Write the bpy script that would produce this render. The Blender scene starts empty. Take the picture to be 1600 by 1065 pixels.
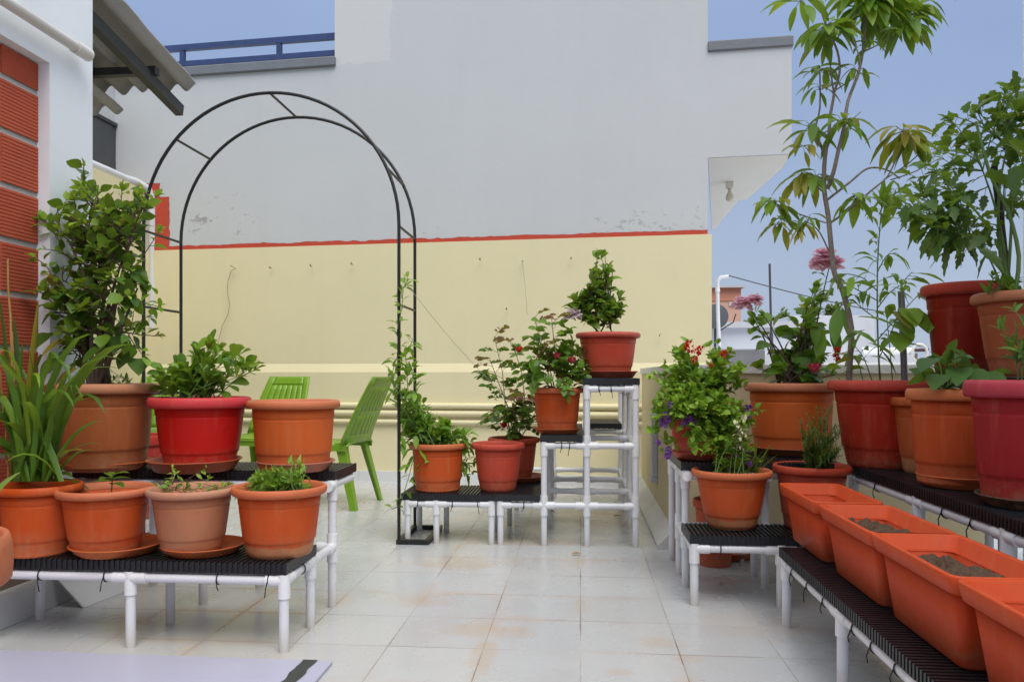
import bpy, math, random
from mathutils import Vector, Matrix, noise
random.seed(7)
PI = math.pi
sc = bpy.context.scene
COL = sc.collection
R = random.uniform
# ---------------------------------------------------------------- camera geometry (world = the tile grid of the terrace)
F, HOR, EYE = 1220.0, 586.0, 0.86
TH = math.atan(107 / F)
CT, ST = math.cos(TH), math.sin(TH)
def UV(px, Y):
    X = (px - 800) / F * Y
    return X * CT - Y * ST, X * ST + Y * CT
def P(px, py, Y):
    u, v = UV(px, Y)
    return Vector((u, v, EYE + (HOR - py) * Y / F))
def depth(u, v): return -u * ST + v * CT
# ---------------------------------------------------------------- mesh builder
class MB:
    def __init__(s): s.v = []; s.f = []; s.t = []; s.flat = set()
    def add(s, vs, fs, tint=.5, flat=False):
        o = len(s.v); s.v += [tuple(p) for p in vs]; s.t += [tint] * len(vs)
        for f in fs:
            if flat: s.flat.add(len(s.f))
            s.f.append(tuple(i + o for i in f))
    def box(s, x0, x1, y0, y1, z0, z1, b=0):
        if b <= 0:
            vs = [(x, y, z) for z in (z0, z1) for y in (y0, y1) for x in (x0, x1)]
            s.add(vs, [(0, 2, 3, 1), (4, 5, 7, 6), (0, 1, 5, 4), (2, 6, 7, 3), (0, 4, 6, 2), (1, 3, 7, 5)], flat=True)
        else:
            cx, cy = (x0 + x1) / 2, (y0 + y1) / 2; hx, hy = (x1 - x0) / 2, (y1 - y0) / 2
            def ring(i, z, r): return rrect(cx, cy, hx - i, hy - i, max(r, .0001), z, 2)
            s.loft([ring(b, z0, b), ring(0, z0 + b, b), ring(0, z1 - b, b), ring(b, z1, b)], True, True, flat=True)
    def prism(s, poly, z0, z1):
        n = len(poly)
        vs = [(x, y, z0) for x, y in poly] + [(x, y, z1) for x, y in poly]
        s.add(vs, [tuple(reversed(range(n))), tuple(range(n, 2 * n))] + [(i, (i + 1) % n, (i + 1) % n + n, i + n) for i in range(n)], flat=True)
    def loft(s, rings, cap0=False, cap1=False, flat=False):
        n = len(rings[0]); vs = [p for r in rings for p in r]; fs = []
        for k in range(len(rings) - 1):
            for i in range(n):
                j = (i + 1) % n
                fs.append((k * n + i, k * n + j, (k + 1) * n + j, (k + 1) * n + i))
        if cap0: fs.append(tuple(reversed(range(n))))
        if cap1: fs.append(tuple(range((len(rings) - 1) * n, len(rings) * n)))
        s.add(vs, fs, flat=flat)
    def lathe(s, prof, n=48, c=(0, 0, 0), cap0=False, cap1=False, wob=0, ph=0):
        rings = []
        for r, z in prof:
            rings.append([(c[0] + r * (1 + wob * math.sin(2 * a + ph)) * math.cos(a), c[1] + r * (1 + wob * math.sin(2 * a + ph)) * math.sin(a), c[2] + z) for a in [2 * PI * i / n for i in range(n)]])
        s.loft(rings, cap0, cap1)
    def tube(s, pts, r, n=8, cap=True, tint=.5):
        pts = [Vector(p) for p in pts]
        if len(pts) < 2: return
        rad = r if isinstance(r, (list, tuple)) else [r] * len(pts)
        rings = []; ref = None
        for i, p in enumerate(pts):
            d = (pts[min(i + 1, len(pts) - 1)] - pts[max(i - 1, 0)])
            if d.length < 1e-9: d = Vector((0, 0, 1))
            d.normalize()
            if ref is None:
                ref = d.cross(Vector((0, 0, 1)))
                if ref.length < .05: ref = d.cross(Vector((0, 1, 0)))
            ref = ref - d * ref.dot(d)
            if ref.length < 1e-6: ref = d.orthogonal()
            ref.normalize(); b = d.cross(ref)
            rings.append([p + (ref * math.cos(2 * PI * k / n) + b * math.sin(2 * PI * k / n)) * rad[i] for k in range(n)])
        t0 = len(s.t); s.loft(rings)
        if cap:
            for rg_ in (list(reversed(rings[0])), rings[-1]): s.add(rg_, [tuple(range(n))], flat=True)
        for i in range(t0, len(s.t)): s.t[i] = tint
    def bar(s, a, b, w, h):
        a, b = Vector(a), Vector(b); d = (b - a).normalized(); sd = d.cross(Vector((0, 0, 1)))
        if sd.length < .01: sd = Vector((1, 0, 0))
        sd.normalize(); n = sd.cross(d)
        q = [sd * w / 2 * i + n * h / 2 * j for i, j in ((-1, -1), (1, -1), (1, 1), (-1, 1))]
        s.loft([[a + k for k in q], [b + k for k in q]], True, True, flat=True)
    def leaf(s, p, d, L, W, shape='ovate', fold=.25, droop=.6, tint=.5, roll=0):
        d = Vector(d).normalized(); sd = d.cross(Vector((0, 0, 1)))
        if sd.length < .1: sd = d.cross(Vector((R(-1, 1), R(-1, 1), .1)))
        sd.normalize()
        if roll: sd = Matrix.Rotation(roll, 3, d) @ sd
        pos = Vector(p); pt = 0; vs = []; fs = []; cur = d
        prof = SHAPES[shape]
        for t, w in prof:
            pos = pos + cur * (t - pt) * L; pt = t
            cur = (d + Vector((0, 0, -1)) * droop * t).normalized()
            n = sd.cross(cur)
            e = w * W / 2
            vs += [pos - sd * e + n * fold * e, pos, pos + sd * e + n * fold * e]
        for k in range(len(prof) - 1):
            a = k * 3
            fs += [(a, a + 1, a + 4, a + 3), (a + 1, a + 2, a + 5, a + 4)]
        s.add(vs, fs, tint)
    def build(s, name, mat, parent=None, local=False, smooth=True, label=None, loc=None):
        me = bpy.data.meshes.new(name)
        off = Vector((0, 0, 0))
        if parent is not None and not local: off = ORG[parent.name]
        if loc is not None: off = Vector(loc)
        me.from_pydata([(a - off.x, b - off.y, c - off.z) for a, b, c in s.v], [], s.f)
        if smooth:
            me.polygons.foreach_set('use_smooth', [i not in s.flat for i in range(len(s.f))])
        at = me.attributes.new('tint', 'FLOAT', 'POINT'); at.data.foreach_set('value', s.t)
        me.materials.append(mat); me.validate(); me.update()
        o = bpy.data.objects.new(name, me); COL.objects.link(o)
        if parent is not None:
            o.parent = parent; ORG[o.name] = ORG[parent.name] if not local else ORG[parent.name]
        else:
            o.location = off; ORG[o.name] = off
        if label: o['label'] = label
        return o
ORG = {}
def rrect(cx, cy, hx, hy, r, z, k=4):
    pts = []
    for qx, qy, a0 in ((1, 1, 0), (-1, 1, PI / 2), (-1, -1, PI), (1, -1, 1.5 * PI)):
        for i in range(k + 1):
            a = a0 + PI / 2 * i / k
            pts.append((cx + qx * (hx - r) + r * math.cos(a), cy + qy * (hy - r) + r * math.sin(a), z))
    return pts
def lobes(n, depth_):
    out = []
    for i in range(n * 2 + 1):
        t = i / (n * 2); w = math.sin(PI * min(1, t ** .7)) * 1.0
        out.append((t, max(0, w * (1 if i % 2 else 1 - depth_))))
    out[0] = (0, .05); out[-1] = (1, 0)
    return out
SHAPES = {
    'ovate': [(0, .06), (.12, .55), (.3, .95), (.5, 1), (.72, .7), (.9, .28), (1, 0)],
    'round': [(0, .15), (.12, .7), (.35, 1), (.6, .98), (.82, .66), (.95, .28), (1, .05)],
    'obov': [(0, .06), (.2, .4), (.45, .8), (.68, 1), (.86, .75), (.96, .35), (1, .05)],
    'lance': [(0, .08), (.15, .6), (.35, .95), (.55, 1), (.78, .6), (.92, .25), (1, 0)],
    'strap': [(0, .7), (.15, .9), (.35, 1), (.55, 1), (.72, .92), (.86, .7), (.95, .4), (1, 0)],
    'heart': [(0, .5), (.06, .85), (.22, 1), (.45, .92), (.68, .62), (.88, .25), (1, 0)],
    'lobed': lobes(4, .35), 'petal': [(0, .15), (.25, .6), (.55, .95), (.8, 1), (.95, .7), (1, .3)],
    'needle': [(0, .8), (.5, 1), (1, 0)],
}
SHAPES['lobed'][-2] = (SHAPES['lobed'][-2][0], .3)
def tag(o, label, cat, group=None):
    o['label'] = label; o['category'] = cat
    if group: o['group'] = group
    return o
def thing(name, label, cat, loc, rotz=0, group=None):
    o = bpy.data.objects.new(name, None); COL.objects.link(o); o.empty_display_size = .05
    o.location = loc; o.rotation_euler = (0, 0, rotz); ORG[o.name] = Vector(loc)
    return tag(o, label, cat, group)
def structure(o): o['kind'] = 'structure'; return o
def copy_tree(o, parent=None):
    c = o.copy(); COL.objects.link(c)
    ORG[c.name] = ORG.get(o.name, Vector((0, 0, 0)))
    if parent is not None: c.parent = parent
    for ch in list(o.children): copy_tree(ch, c)
    return c
# ---------------------------------------------------------------- materials
MATS = {}
def nodes(name):
    m = bpy.data.materials.new(name); m.use_nodes = True; nt = m.node_tree
    return m, nt, nt.nodes['Principled BSDF'], nt.nodes['Material Output']
def N(nt, typ, **kw):
    n = nt.nodes.new(typ)
    for k, v in kw.items():
        if k.startswith('i_'): n.inputs[k[2:].replace('_', ' ')].default_value = v
        else: setattr(n, k, v)
    return n
def rgba(c): return (c[0], c[1], c[2], 1)
def mixc(nt, fac, a, b, blend='MIX'):
    n = nt.nodes.new('ShaderNodeMix'); n.data_type = 'RGBA'; n.blend_type = blend
    for i, x in ((0, fac), (6, a), (7, b)):
        if isinstance(x, (int, float)): n.inputs[i].default_value = x
        elif isinstance(x, tuple): n.inputs[i].default_value = rgba(x)
        else: nt.links.new(x, n.inputs[i])
    return n.outputs[2]
def ramp(nt, src, stops):
    r = nt.nodes.new('ShaderNodeValToRGB'); nt.links.new(src, r.inputs[0])
    e = r.color_ramp.elements
    while len(e) < len(stops): e.new(.5)
    for el, (p, c) in zip(e, stops):
        el.position = p; el.color = rgba(c) if isinstance(c, tuple) else (c, c, c, 1)
    return r.outputs[0]
def coords(nt, scale=None, kind='Object'):
    tc = nt.nodes.new('ShaderNodeTexCoord')
    if scale is None: return tc.outputs[kind]
    mp = nt.nodes.new('ShaderNodeMapping'); nt.links.new(tc.outputs[kind], mp.inputs[0]); mp.inputs['Scale'].default_value = scale
    return mp.outputs[0]
def noise_tex(nt, vec, scale, detail=4, rough=.55):
    n = nt.nodes.new('ShaderNodeTexNoise'); nt.links.new(vec, n.inputs['Vector'])
    n.inputs['Scale'].default_value = scale; n.inputs['Detail'].default_value = detail; n.inputs['Roughness'].default_value = rough
    return n.outputs['Fac']
def bump(nt, h, strength, dist, bs):
    b = nt.nodes.new('ShaderNodeBump'); b.inputs['Strength'].default_value = strength; b.inputs['Distance'].default_value = dist
    nt.links.new(h, b.inputs['Height']); nt.links.new(b.outputs[0], bs.inputs['Normal'])
def mathn(nt, op, a, b=None, clamp=False):
    n = nt.nodes.new('ShaderNodeMath'); n.operation = op; n.use_clamp = clamp
    for i, x in enumerate((a, b)):
        if x is None: continue
        if isinstance(x, (int, float)): n.inputs[i].default_value = x
        else: nt.links.new(x, n.inputs[i])
    return n.outputs[0]
def plain(name, c, rough=.5, var=.12, scale=6, bmp=0, bscale=60, metal=0, spec=.5, kind='Object'):
    if name in MATS: return MATS[name]
    m, nt, bs, out = nodes(name); vec = coords(nt, kind=kind)
    f = noise_tex(nt, vec, scale)
    col = mixc(nt, f, tuple(x * (1 - var) for x in c), tuple(min(1, x * (1 + var)) for x in c))
    nt.links.new(col, bs.inputs['Base Color'])
    bs.inputs['Roughness'].default_value = rough; bs.inputs['Metallic'].default_value = metal; bs.inputs['Specular IOR Level'].default_value = spec
    if bmp: bump(nt, noise_tex(nt, vec, bscale, 3), bmp, .01, bs)
    MATS[name] = m; return m
def pot_mat(c, fade=.2, band=0, dust=(.56, .21, .10), rough=.36):
    key = ('pot', c, fade, band)
    if key in MATS: return MATS[key]
    m, nt, bs, out = nodes('pot plastic'); vec = coords(nt)
    oi = nt.nodes.new('ShaderNodeObjectInfo'); ad = nt.nodes.new('ShaderNodeVectorMath'); ad.operation = 'ADD'; nt.links.new(vec, ad.inputs[0]); nt.links.new(oi.outputs['Location'], ad.inputs[1])
    loc0 = vec; wv = ad.outputs[0]
    mp_ = nt.nodes.new('ShaderNodeMapping'); nt.links.new(wv, mp_.inputs[0]); mp_.inputs['Scale'].default_value = (1, 1, .35); tc = mp_.outputs[0]
    mq_ = nt.nodes.new('ShaderNodeMapping'); nt.links.new(wv, mq_.inputs[0]); mq_.inputs['Scale'].default_value = (1, 1, .10)
    drip = noise_tex(nt, mq_.outputs[0], 26, 4, .6); vec = wv
    n1 = noise_tex(nt, tc, 9, 5, .6); n2 = noise_tex(nt, vec, 45, 4, .7); n3 = noise_tex(nt, vec, 3, 3)
    base = mixc(nt, n3, tuple(x * .86 for x in c), tuple(x * 1.1 for x in c))
    fm = ramp(nt, n1, [(.38, 0.0), (.75, fade)])
    col = mixc(nt, fm, base, dust)
    col = mixc(nt, ramp(nt, drip, [(.54, 0.0), (.72, .16 + fade * .5)]), col, dust)
    col = mixc(nt, ramp(nt, noise_tex(nt, vec, 14, 5, .65), [(.58, 0.0), (.72, .28)]), col, tuple(x * .62 for x in c))
    sp = ramp(nt, n2, [(.64, 0.0), (.74, .45)])
    col = mixc(nt, sp, col, tuple(x * .55 for x in c))
    sz_ = nt.nodes.new('ShaderNodeSeparateXYZ'); nt.links.new(loc0, sz_.inputs[0])
    spl = mathn(nt, 'MULTIPLY', ramp(nt, mathn(nt, 'ADD', sz_.outputs[2], mathn(nt, 'MULTIPLY', mathn(nt, 'SUBTRACT', n1, .5), .10)), [(.015, 1.0), (.085, 0.0)]), ramp(nt, n2, [(.42, .12), (.62, .5)]))
    col = mixc(nt, spl, col, (.36, .20, .11))
    if band:
        sep = nt.nodes.new('ShaderNodeSeparateXYZ'); nt.links.new(loc0, sep.inputs[0])
        e = mathn(nt, 'ADD', sep.outputs[2], mathn(nt, 'MULTIPLY', mathn(nt, 'SUBTRACT', n1, .5), .022))
        bm = mathn(nt, 'MULTIPLY', mathn(nt, 'LESS_THAN', e, band), .62)
        mud = mixc(nt, n2, (.33, .16, .07), (.50, .30, .16))
        col = mixc(nt, bm, col, mud)
    nt.links.new(col, bs.inputs['Base Color'])
    rr = ramp(nt, n1, [(.3, rough), (.75, min(1, rough + .25))]); nt.links.new(rr, bs.inputs['Roughness'])
    bs.inputs['Specular IOR Level'].default_value = .17
    bump(nt, n2, .06, .01, bs)
    MATS[key] = m; return m
def leaf_mat(name, dark, mid, light, rough=.42, trans=.32, var=.45):
    dark, mid, light = [(c[0] * 1.38, c[1] * 1.26, c[2]) for c in (dark, mid, light)]
    m, nt, bs, out = nodes(name)
    at = nt.nodes.new('ShaderNodeAttribute'); at.attribute_name = 'tint'
    geo = nt.nodes.new('ShaderNodeNewGeometry')
    f = mathn(nt, 'ADD', at.outputs['Fac'], mathn(nt, 'MULTIPLY', mathn(nt, 'SUBTRACT', geo.outputs['Random Per Island'], .5), var), True)
    col = ramp(nt, f, [(.05, dark), (.5, mid), (.95, light)])
    old = mathn(nt, 'MULTIPLY', mathn(nt, 'GREATER_THAN', geo.outputs['Random Per Island'], .962), .8); col = mixc(nt, old, col, (.36, .27, .045))
    vec = coords(nt); n = noise_tex(nt, vec, 40, 3); col = mixc(nt, ramp(nt, noise_tex(nt, vec, 55, 3, .6), [(.68, 0.0), (.75, .6)]), col, (.20, .13, .05))
    col = mixc(nt, mathn(nt, 'MULTIPLY', n, .25), col, tuple(x * .6 for x in dark))
    nt.links.new(col, bs.inputs['Base Color']); bs.inputs['Roughness'].default_value = rough; bs.inputs['Specular IOR Level'].default_value = .4
    tr = nt.nodes.new('ShaderNodeBsdfTranslucent')
    tcol = mixc(nt, .6, col, (.30, .42, .03)); nt.links.new(tcol, tr.inputs[0])
    mx = nt.nodes.new('ShaderNodeMixShader'); mx.inputs[0].default_value = trans + .06
    nt.links.new(bs.outputs[0], mx.inputs[1]); nt.links.new(tr.outputs[0], mx.inputs[2]); nt.links.new(mx.outputs[0], out.inputs[0])
    bump(nt, noise_tex(nt, vec, 150, 2), .15, .004, bs)
    return m
LF_DARK = leaf_mat('dark glossy leaf', (.020, .055, .014), (.05, .13, .02), (.16, .30, .03))
LF_MID = leaf_mat('mid green leaf', (.030, .085, .014), (.075, .19, .022), (.18, .34, .035))
LF_LIGHT = leaf_mat('light green leaf', (.06, .16, .018), (.14, .30, .035), (.25, .43, .055))
LF_MANGO = leaf_mat('mango leaf', (.045, .11, .015), (.11, .24, .025), (.27, .30, .03))
LF_YELLOW = leaf_mat('yellowing leaf', (.14, .15, .02), (.27, .24, .03), (.36, .28, .05))
LF_RED = leaf_mat('reddish young leaf', (.09, .05, .03), (.16, .06, .035), (.22, .09, .05))
LF_TOM = leaf_mat('tomato leaf', (.03, .075, .02), (.06, .145, .025), (.13, .24, .03))
LF_BLUE = leaf_mat('cool green leaf', (.03, .09, .03), (.07, .17, .05), (.15, .27, .06))
LF_FERN = leaf_mat('fern needle', (.025, .07, .02), (.05, .12, .03), (.10, .19, .04))
BARK_D = plain('dark twig', (.10, .065, .045), .8, .3, 30)
BARK_G = plain('green stem', (.12, .20, .05), .6, .25, 20)
BARK_P = plain('pale bark', (.25, .21, .175), .85, .3, 25, .4, 80)
BARK_R = plain('reddish stem', (.20, .10, .06), .7, .25, 25)
def pvc(name, c):
    m, nt, bs, out = nodes(name); vec = coords(nt); sep = nt.nodes.new('ShaderNodeSeparateXYZ'); nt.links.new(vec, sep.inputs[0])
    n1 = noise_tex(nt, vec, 7, 5, .65); n2 = noise_tex(nt, vec, 38, 4, .7)
    col = mixc(nt, n1, tuple(x * .95 for x in c), c)
    lowd = ramp(nt, mathn(nt, 'ADD', sep.outputs[2], mathn(nt, 'MULTIPLY', mathn(nt, 'SUBTRACT', n1, .5), .12)), [(.0, .55), (.09, .0)])
    col = mixc(nt, lowd, col, (.42, .36, .27)); col = mixc(nt, ramp(nt, n1, [(.55, 0.0), (.75, .3)]), col, (.50, .47, .40)); col = mixc(nt, ramp(nt, n2, [(.66, 0.0), (.74, .5)]), col, (.35, .32, .27))
    nt.links.new(col, bs.inputs['Base Color']); bs.inputs['Roughness'].default_value = .3; return m
PVC = pvc('white pipe', (.76, .775, .81))
PVC_J = pvc('white pipe joint', (.82, .83, .85))
GRATE = plain('black plastic grate', (.013, .014, .0165), .38, .3, 20, .1, 90)
TIE = plain('black cable tie', (.012, .012, .012), .45, .1)
SOIL = plain('dry potting soil', (.095, .054, .030), .95, .6, 40, 1.0, 90)
BLACK = plain('black arch steel', (.012, .0125, .014), .42, .15, 30)
# ---------------------------------------------------------------- terrace floor
def floor_mat():
    m, nt, bs, out = nodes('glazed floor tile')
    vec = coords(nt)
    sep = nt.nodes.new('ShaderNodeSeparateXYZ'); nt.links.new(vec, sep.inputs[0])
    T = .305
    def line(ch, off):
        a = mathn(nt, 'FRACT', mathn(nt, 'DIVIDE', mathn(nt, 'ADD', ch, off), T))
        return mathn(nt, 'ABSOLUTE', mathn(nt, 'SUBTRACT', a, .5))          # .5 on the joint
    lu = line(sep.outputs[0], 30.5); lv = line(sep.outputs[1], 30.5 - 2.335 + .305 * 7 + .2)
    d = mathn(nt, 'MAXIMUM', lu, lv)
    nb = noise_tex(nt, vec, 3.1, 3); nf = noise_tex(nt, vec, 60, 3)
    wid = mathn(nt, 'ADD', .4910, mathn(nt, 'MULTIPLY', nb, .0065))
    g = mathn(nt, 'GREATER_THAN', d, wid)
    gcol = mixc(nt, ramp(nt, noise_tex(nt, vec, 2.3, 4), [(.38, 0.0), (.62, 1.0)]), (.46, .45, .42), (.20, .14, .10))
    br = nt.nodes.new('ShaderNodeTexWhiteNoise'); br.noise_dimensions = '2D'
    fl = nt.nodes.new('ShaderNodeVectorMath'); fl.operation = 'FLOOR'
    mp = nt.nodes.new('ShaderNodeMapping'); nt.links.new(vec, mp.inputs[0])
    mp.inputs['Scale'].default_value = (1 / T, 1 / T, 0); mp.inputs['Location'].default_value = (100.0, (30.5 - 2.335 + .305 * 7 + .2) / T, 0)
    nt.links.new(mp.outputs[0], fl.inputs[0]); nt.links.new(fl.outputs[0], br.inputs['Vector'])
    tile = mixc(nt, br.outputs['Value'], (.475, .49, .495), (.515, .53, .535))
    # dusty film, rusty water stains and scuffs
    tile = mixc(nt, ramp(nt, noise_tex(nt, vec, 1.1, 3, .5), [(.42, 0.0), (.75, .22)]), tile, (.54, .47, .37))
    near = mathn(nt, 'GREATER_THAN', d, .40)
    st = ramp(nt, noise_tex(nt, vec, 1.3, 4, .55), [(.50, 0.0), (.64, 1.0)])
    halo = ramp(nt, d, [(.32, 0.0), (.44, .45), (.5, 1.0)])
    tile = mixc(nt, mathn(nt, 'MULTIPLY', mathn(nt, 'MULTIPLY', st, halo), .55), tile, (.52, .30, .13))
    sp = ramp(nt, noise_tex(nt, vec, 6.5, 3, .6), [(.735, 0.0), (.80, .6)])
    ne = noise_tex(nt, vec, 9, 5, .65)
    for (x, y, rx, ry, am) in ((-.31, 2.62, .16, .10, .8), (-.30, 2.38, .05, .22, .9), (-.55, 3.55, .25, .16, .8), (-.28, 4.05, .3, .14, .9), (.12, 4.7, .3, .35, .9), (-.62, 2.95, .16, .1, .5), (.25, 2.55, .1, .07, .6), (-1.0, 2.9, .2, .12, .4), (.1, 2.28, .05, .04, .7), (.33, 2.42, .06, .05, .6), (.62, 2.75, .25, .2, .5)):
        dx = mathn(nt, 'DIVIDE', mathn(nt, 'SUBTRACT', sep.outputs[0], x), rx); dy = mathn(nt, 'DIVIDE', mathn(nt, 'SUBTRACT', sep.outputs[1], y), ry)
        dd = mathn(nt, 'ADD', mathn(nt, 'MULTIPLY', dx, dx), mathn(nt, 'MULTIPLY', dy, dy)); mk = ramp(nt, mathn(nt, 'ADD', dd, mathn(nt, 'MULTIPLY', mathn(nt, 'SUBTRACT', ne, .5), 3.4)), [(.05, am * .42), (1.0, 0.0)])
        tile = mixc(nt, mk, tile, (.50, .33, .17))
    spk = ramp(nt, nf, [(.72, 0.0), (.80, .5)])
    tile = mixc(nt, spk, tile, (.3, .27, .22))
    col = mixc(nt, g, tile, gcol)
    nt.links.new(col, bs.inputs['Base Color'])
    rr = ramp(nt, noise_tex(nt, vec, 4, 5), [(.3, .16), (.75, .42)])
    r2 = nt.nodes.new('ShaderNodeMix'); nt.links.new(g, r2.inputs[0]); nt.links.new(rr, r2.inputs[2]); r2.inputs[3].default_value = .9
    nt.links.new(r2.outputs[0], bs.inputs['Roughness'])
    bs.inputs['Specular IOR Level'].default_value = .45
    hgt = mathn(nt, 'MULTIPLY', g, -1)
    bump(nt, hgt, .25, .004, bs)
    return m
b = MB(); b.box(-4.3, 2.3, -1.5, 7.0, -.25, 0)
structure(b.build('floor', floor_mat()))
b = MB(); b.add([(-4000, -500, -7), (4000, -500, -7), (4000, 5000, -7), (-4000, 5000, -7)], [(0, 1, 2, 3)], flat=True)
structure(b.build('ground', plain('dusty ground', (.22, .18, .13), .95, .3, .03)))
# ---------------------------------------------------------------- plaster
def plaster(name, c, mildew=None, dirt=(.45, .43, .40), amt=.35, patch=None):
    m, nt, bs, out = nodes(name); vec = coords(nt)
    n1 = noise_tex(nt, vec, .9, 5, .6); n2 = noise_tex(nt, vec, 12, 5, .65)
    col = mixc(nt, n1, tuple(x * .93 for x in c), tuple(min(1, x * 1.05) for x in c))
    streak = noise_tex(nt, coords(nt, (3.2, 3.2, .35)), 1.6, 5, .6)
    col = mixc(nt, ramp(nt, streak, [(.52, 0.0), (.78, amt)]), col, tuple(a * .82 for a in c))
    col = mixc(nt, ramp(nt, n2, [(.6, 0.0), (.8, amt * .5)]), col, dirt)
    sep = nt.nodes.new('ShaderNodeSeparateXYZ'); nt.links.new(vec, sep.inputs[0])
    if patch:                                                   # a lighter repainted rectangle
        for (x0, x1, z0, z1, pc) in patch:
            wob = mathn(nt, 'MULTIPLY', mathn(nt, 'SUBTRACT', noise_tex(nt, vec, 9, 3), .5), .1)
            xx = mathn(nt, 'ADD', sep.outputs[0], wob); zz = mathn(nt, 'ADD', sep.outputs[2], wob)
            mk = mathn(nt, 'MULTIPLY', mathn(nt, 'MULTIPLY', mathn(nt, 'GREATER_THAN', xx, x0), mathn(nt, 'LESS_THAN', xx, x1)),
                       mathn(nt, 'MULTIPLY', mathn(nt, 'GREATER_THAN', zz, z0), mathn(nt, 'LESS_THAN', zz, z1)))
            col = mixc(nt, mk, col, pc)
    if mildew:
        for (x, z, rx, rz, th) in mildew:
            dx = mathn(nt, 'DIVIDE', mathn(nt, 'SUBTRACT', sep.outputs[0], x), rx)
            dz = mathn(nt, 'DIVIDE', mathn(nt, 'SUBTRACT', sep.outputs[2], z), rz)
            dd = mathn(nt, 'ADD', mathn(nt, 'MULTIPLY', dx, dx), mathn(nt, 'MULTIPLY', dz, dz))
            msk = mathn(nt, 'MULTIPLY', ramp(nt, dd, [(0.0, 1.0), (1.0, 0.0)]), ramp(nt, noise_tex(nt, coords(nt, (1, 1, 1.8)), 4.5, 4, .6), [(.40, .12), (.62, 1.0)]))
            sp = ramp(nt, mathn(nt, 'MULTIPLY', noise_tex(nt, coords(nt, (1, 1, 1.6)), 19, 6, .7), mathn(nt, 'ADD', mathn(nt, 'MULTIPLY', msk, .45), .55)), [(th, 0.0), (th + .08, .62)])
            col = mixc(nt, mathn(nt, 'MULTIPLY', sp, msk), col, (.10, .10, .105))
            col = mixc(nt, mathn(nt, 'MULTIPLY', msk, .22), col, (.62, .61, .58))
    nt.links.new(col, bs.inputs['Base Color']); bs.inputs['Roughness'].default_value = .85; bs.inputs['Specular IOR Level'].default_value = .25
    bump(nt, mathn(nt, 'ADD', n2, mathn(nt, 'MULTIPLY', noise_tex(nt, vec, 2.2, 2), 2)), .25, .006, bs)
    return m
# ---------------------------------------------------------------- far wall: local axis s along the wall, t away from the camera
X0, Y0 = (600 - 800) / F * 6.4, 6.4
WA = math.atan(.171)
def SW(px):
    k = (px - 800) / F
    Y = (Y0 + .171 * X0) / (1 + .171 * k)
    return (k * Y - X0) / math.cos(WA), Y
def SZ(px, py):
    s, Y = SW(px); return s, EYE + (HOR - py) * Y / F
WROT = -WA + TH
wo = (X0 * CT - Y0 * ST, X0 * ST + Y0 * CT, 0)
def wall_pt(s, t, z):
    a = (math.cos(WROT), math.sin(WROT)); n = (-math.sin(WROT), math.cos(WROT))
    return (wo[0] + s * a[0] + t * n[0], wo[1] + s * a[1] + t * n[1], z)
sL, _ = SW(183); s523, _ = SW(523); s1104, _ = SW(1106); s1237, _ = SW(1237); s1112, _ = SW(1112); s240, _ = SW(236)
house = thing('neighbour_house', 'tall pale grey plastered house behind the yellow wall with a cantilevered balcony', 'house', wo, WROT)
GREY = plaster('grey plaster', (.55, .57, .58), amt=.12, mildew=[(SZ(340, 340)[0], SZ(340, 340)[1], .6, .36, .435), (SZ(1010, 348)[0], SZ(1010, 348)[1], .85, .22, .43), (SZ(690, 352)[0], SZ(690, 352)[1], .6, .2, .50)],
               patch=[(s523 - .2, SW(610)[0], 3.43, 4.6, (.60, .61, .61))])
b = MB(); b.box(s523, s1104, 0, 4, -7, 6.2); b.build('main_wall', GREY, house, True)
b = MB(); b.box(sL - .2, s523, 0, 4, -7, 3.43); b.build('side_wall', GREY, house, True)
GC = plain('grey coping', (.17, .185, .21), .7, .15, 8, .3, 40)
b = MB(); b.box(sL - .2, s523 + .01, -.03, .22, 3.415, 3.495, .008); b.build('coping', GC, house, True)
poly = []
for px, py in ((1106, 248), (1237, 243), (1223, 262), (1168, 311), (1155, 313), (1112, 362)):
    Y = 1.66 * F / (HOR - py); X = (px - 800) / F * Y
    dx, dy = X - X0, Y - Y0
    poly.append((dx * math.cos(WA) - dy * math.sin(WA), dx * math.sin(WA) + dy * math.cos(WA)))
poly[0] = (s1104, 0); poly[1] = (s1237, 0)
b = MB(); b.prism(poly, 2.52, 3.325); b.build('balcony', GREY, house, True)
b = MB(); b.box(s1112 + .02, s1112 + 7, -1.55, 5.5, -.3, -.02); b.build('bounce_slab', plain('white bounce slab', (.78, .78, .77), .6, .06, 3), house, True)  # unseen white slab added to bounce light up onto the soffit
b = MB(); b.prism([(x_ + (.004 if i_ in (0, 5) else -.004), y_ + (.004 if i_ in (0, 1) else 0)) for i_, (x_, y_) in enumerate(poly)], 2.515, 2.5195); b.build('soffit', plain('bounce-lightened soffit', (.68, .68, .66), .8, .06, 3), house, True)  # under face lightened in colour to carry light bounced from below
b = MB(); b.box(s1104, s1237 + .012, -.02, .2, 3.325, 3.405, .008); b.build('coping', GC, house, True)
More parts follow.
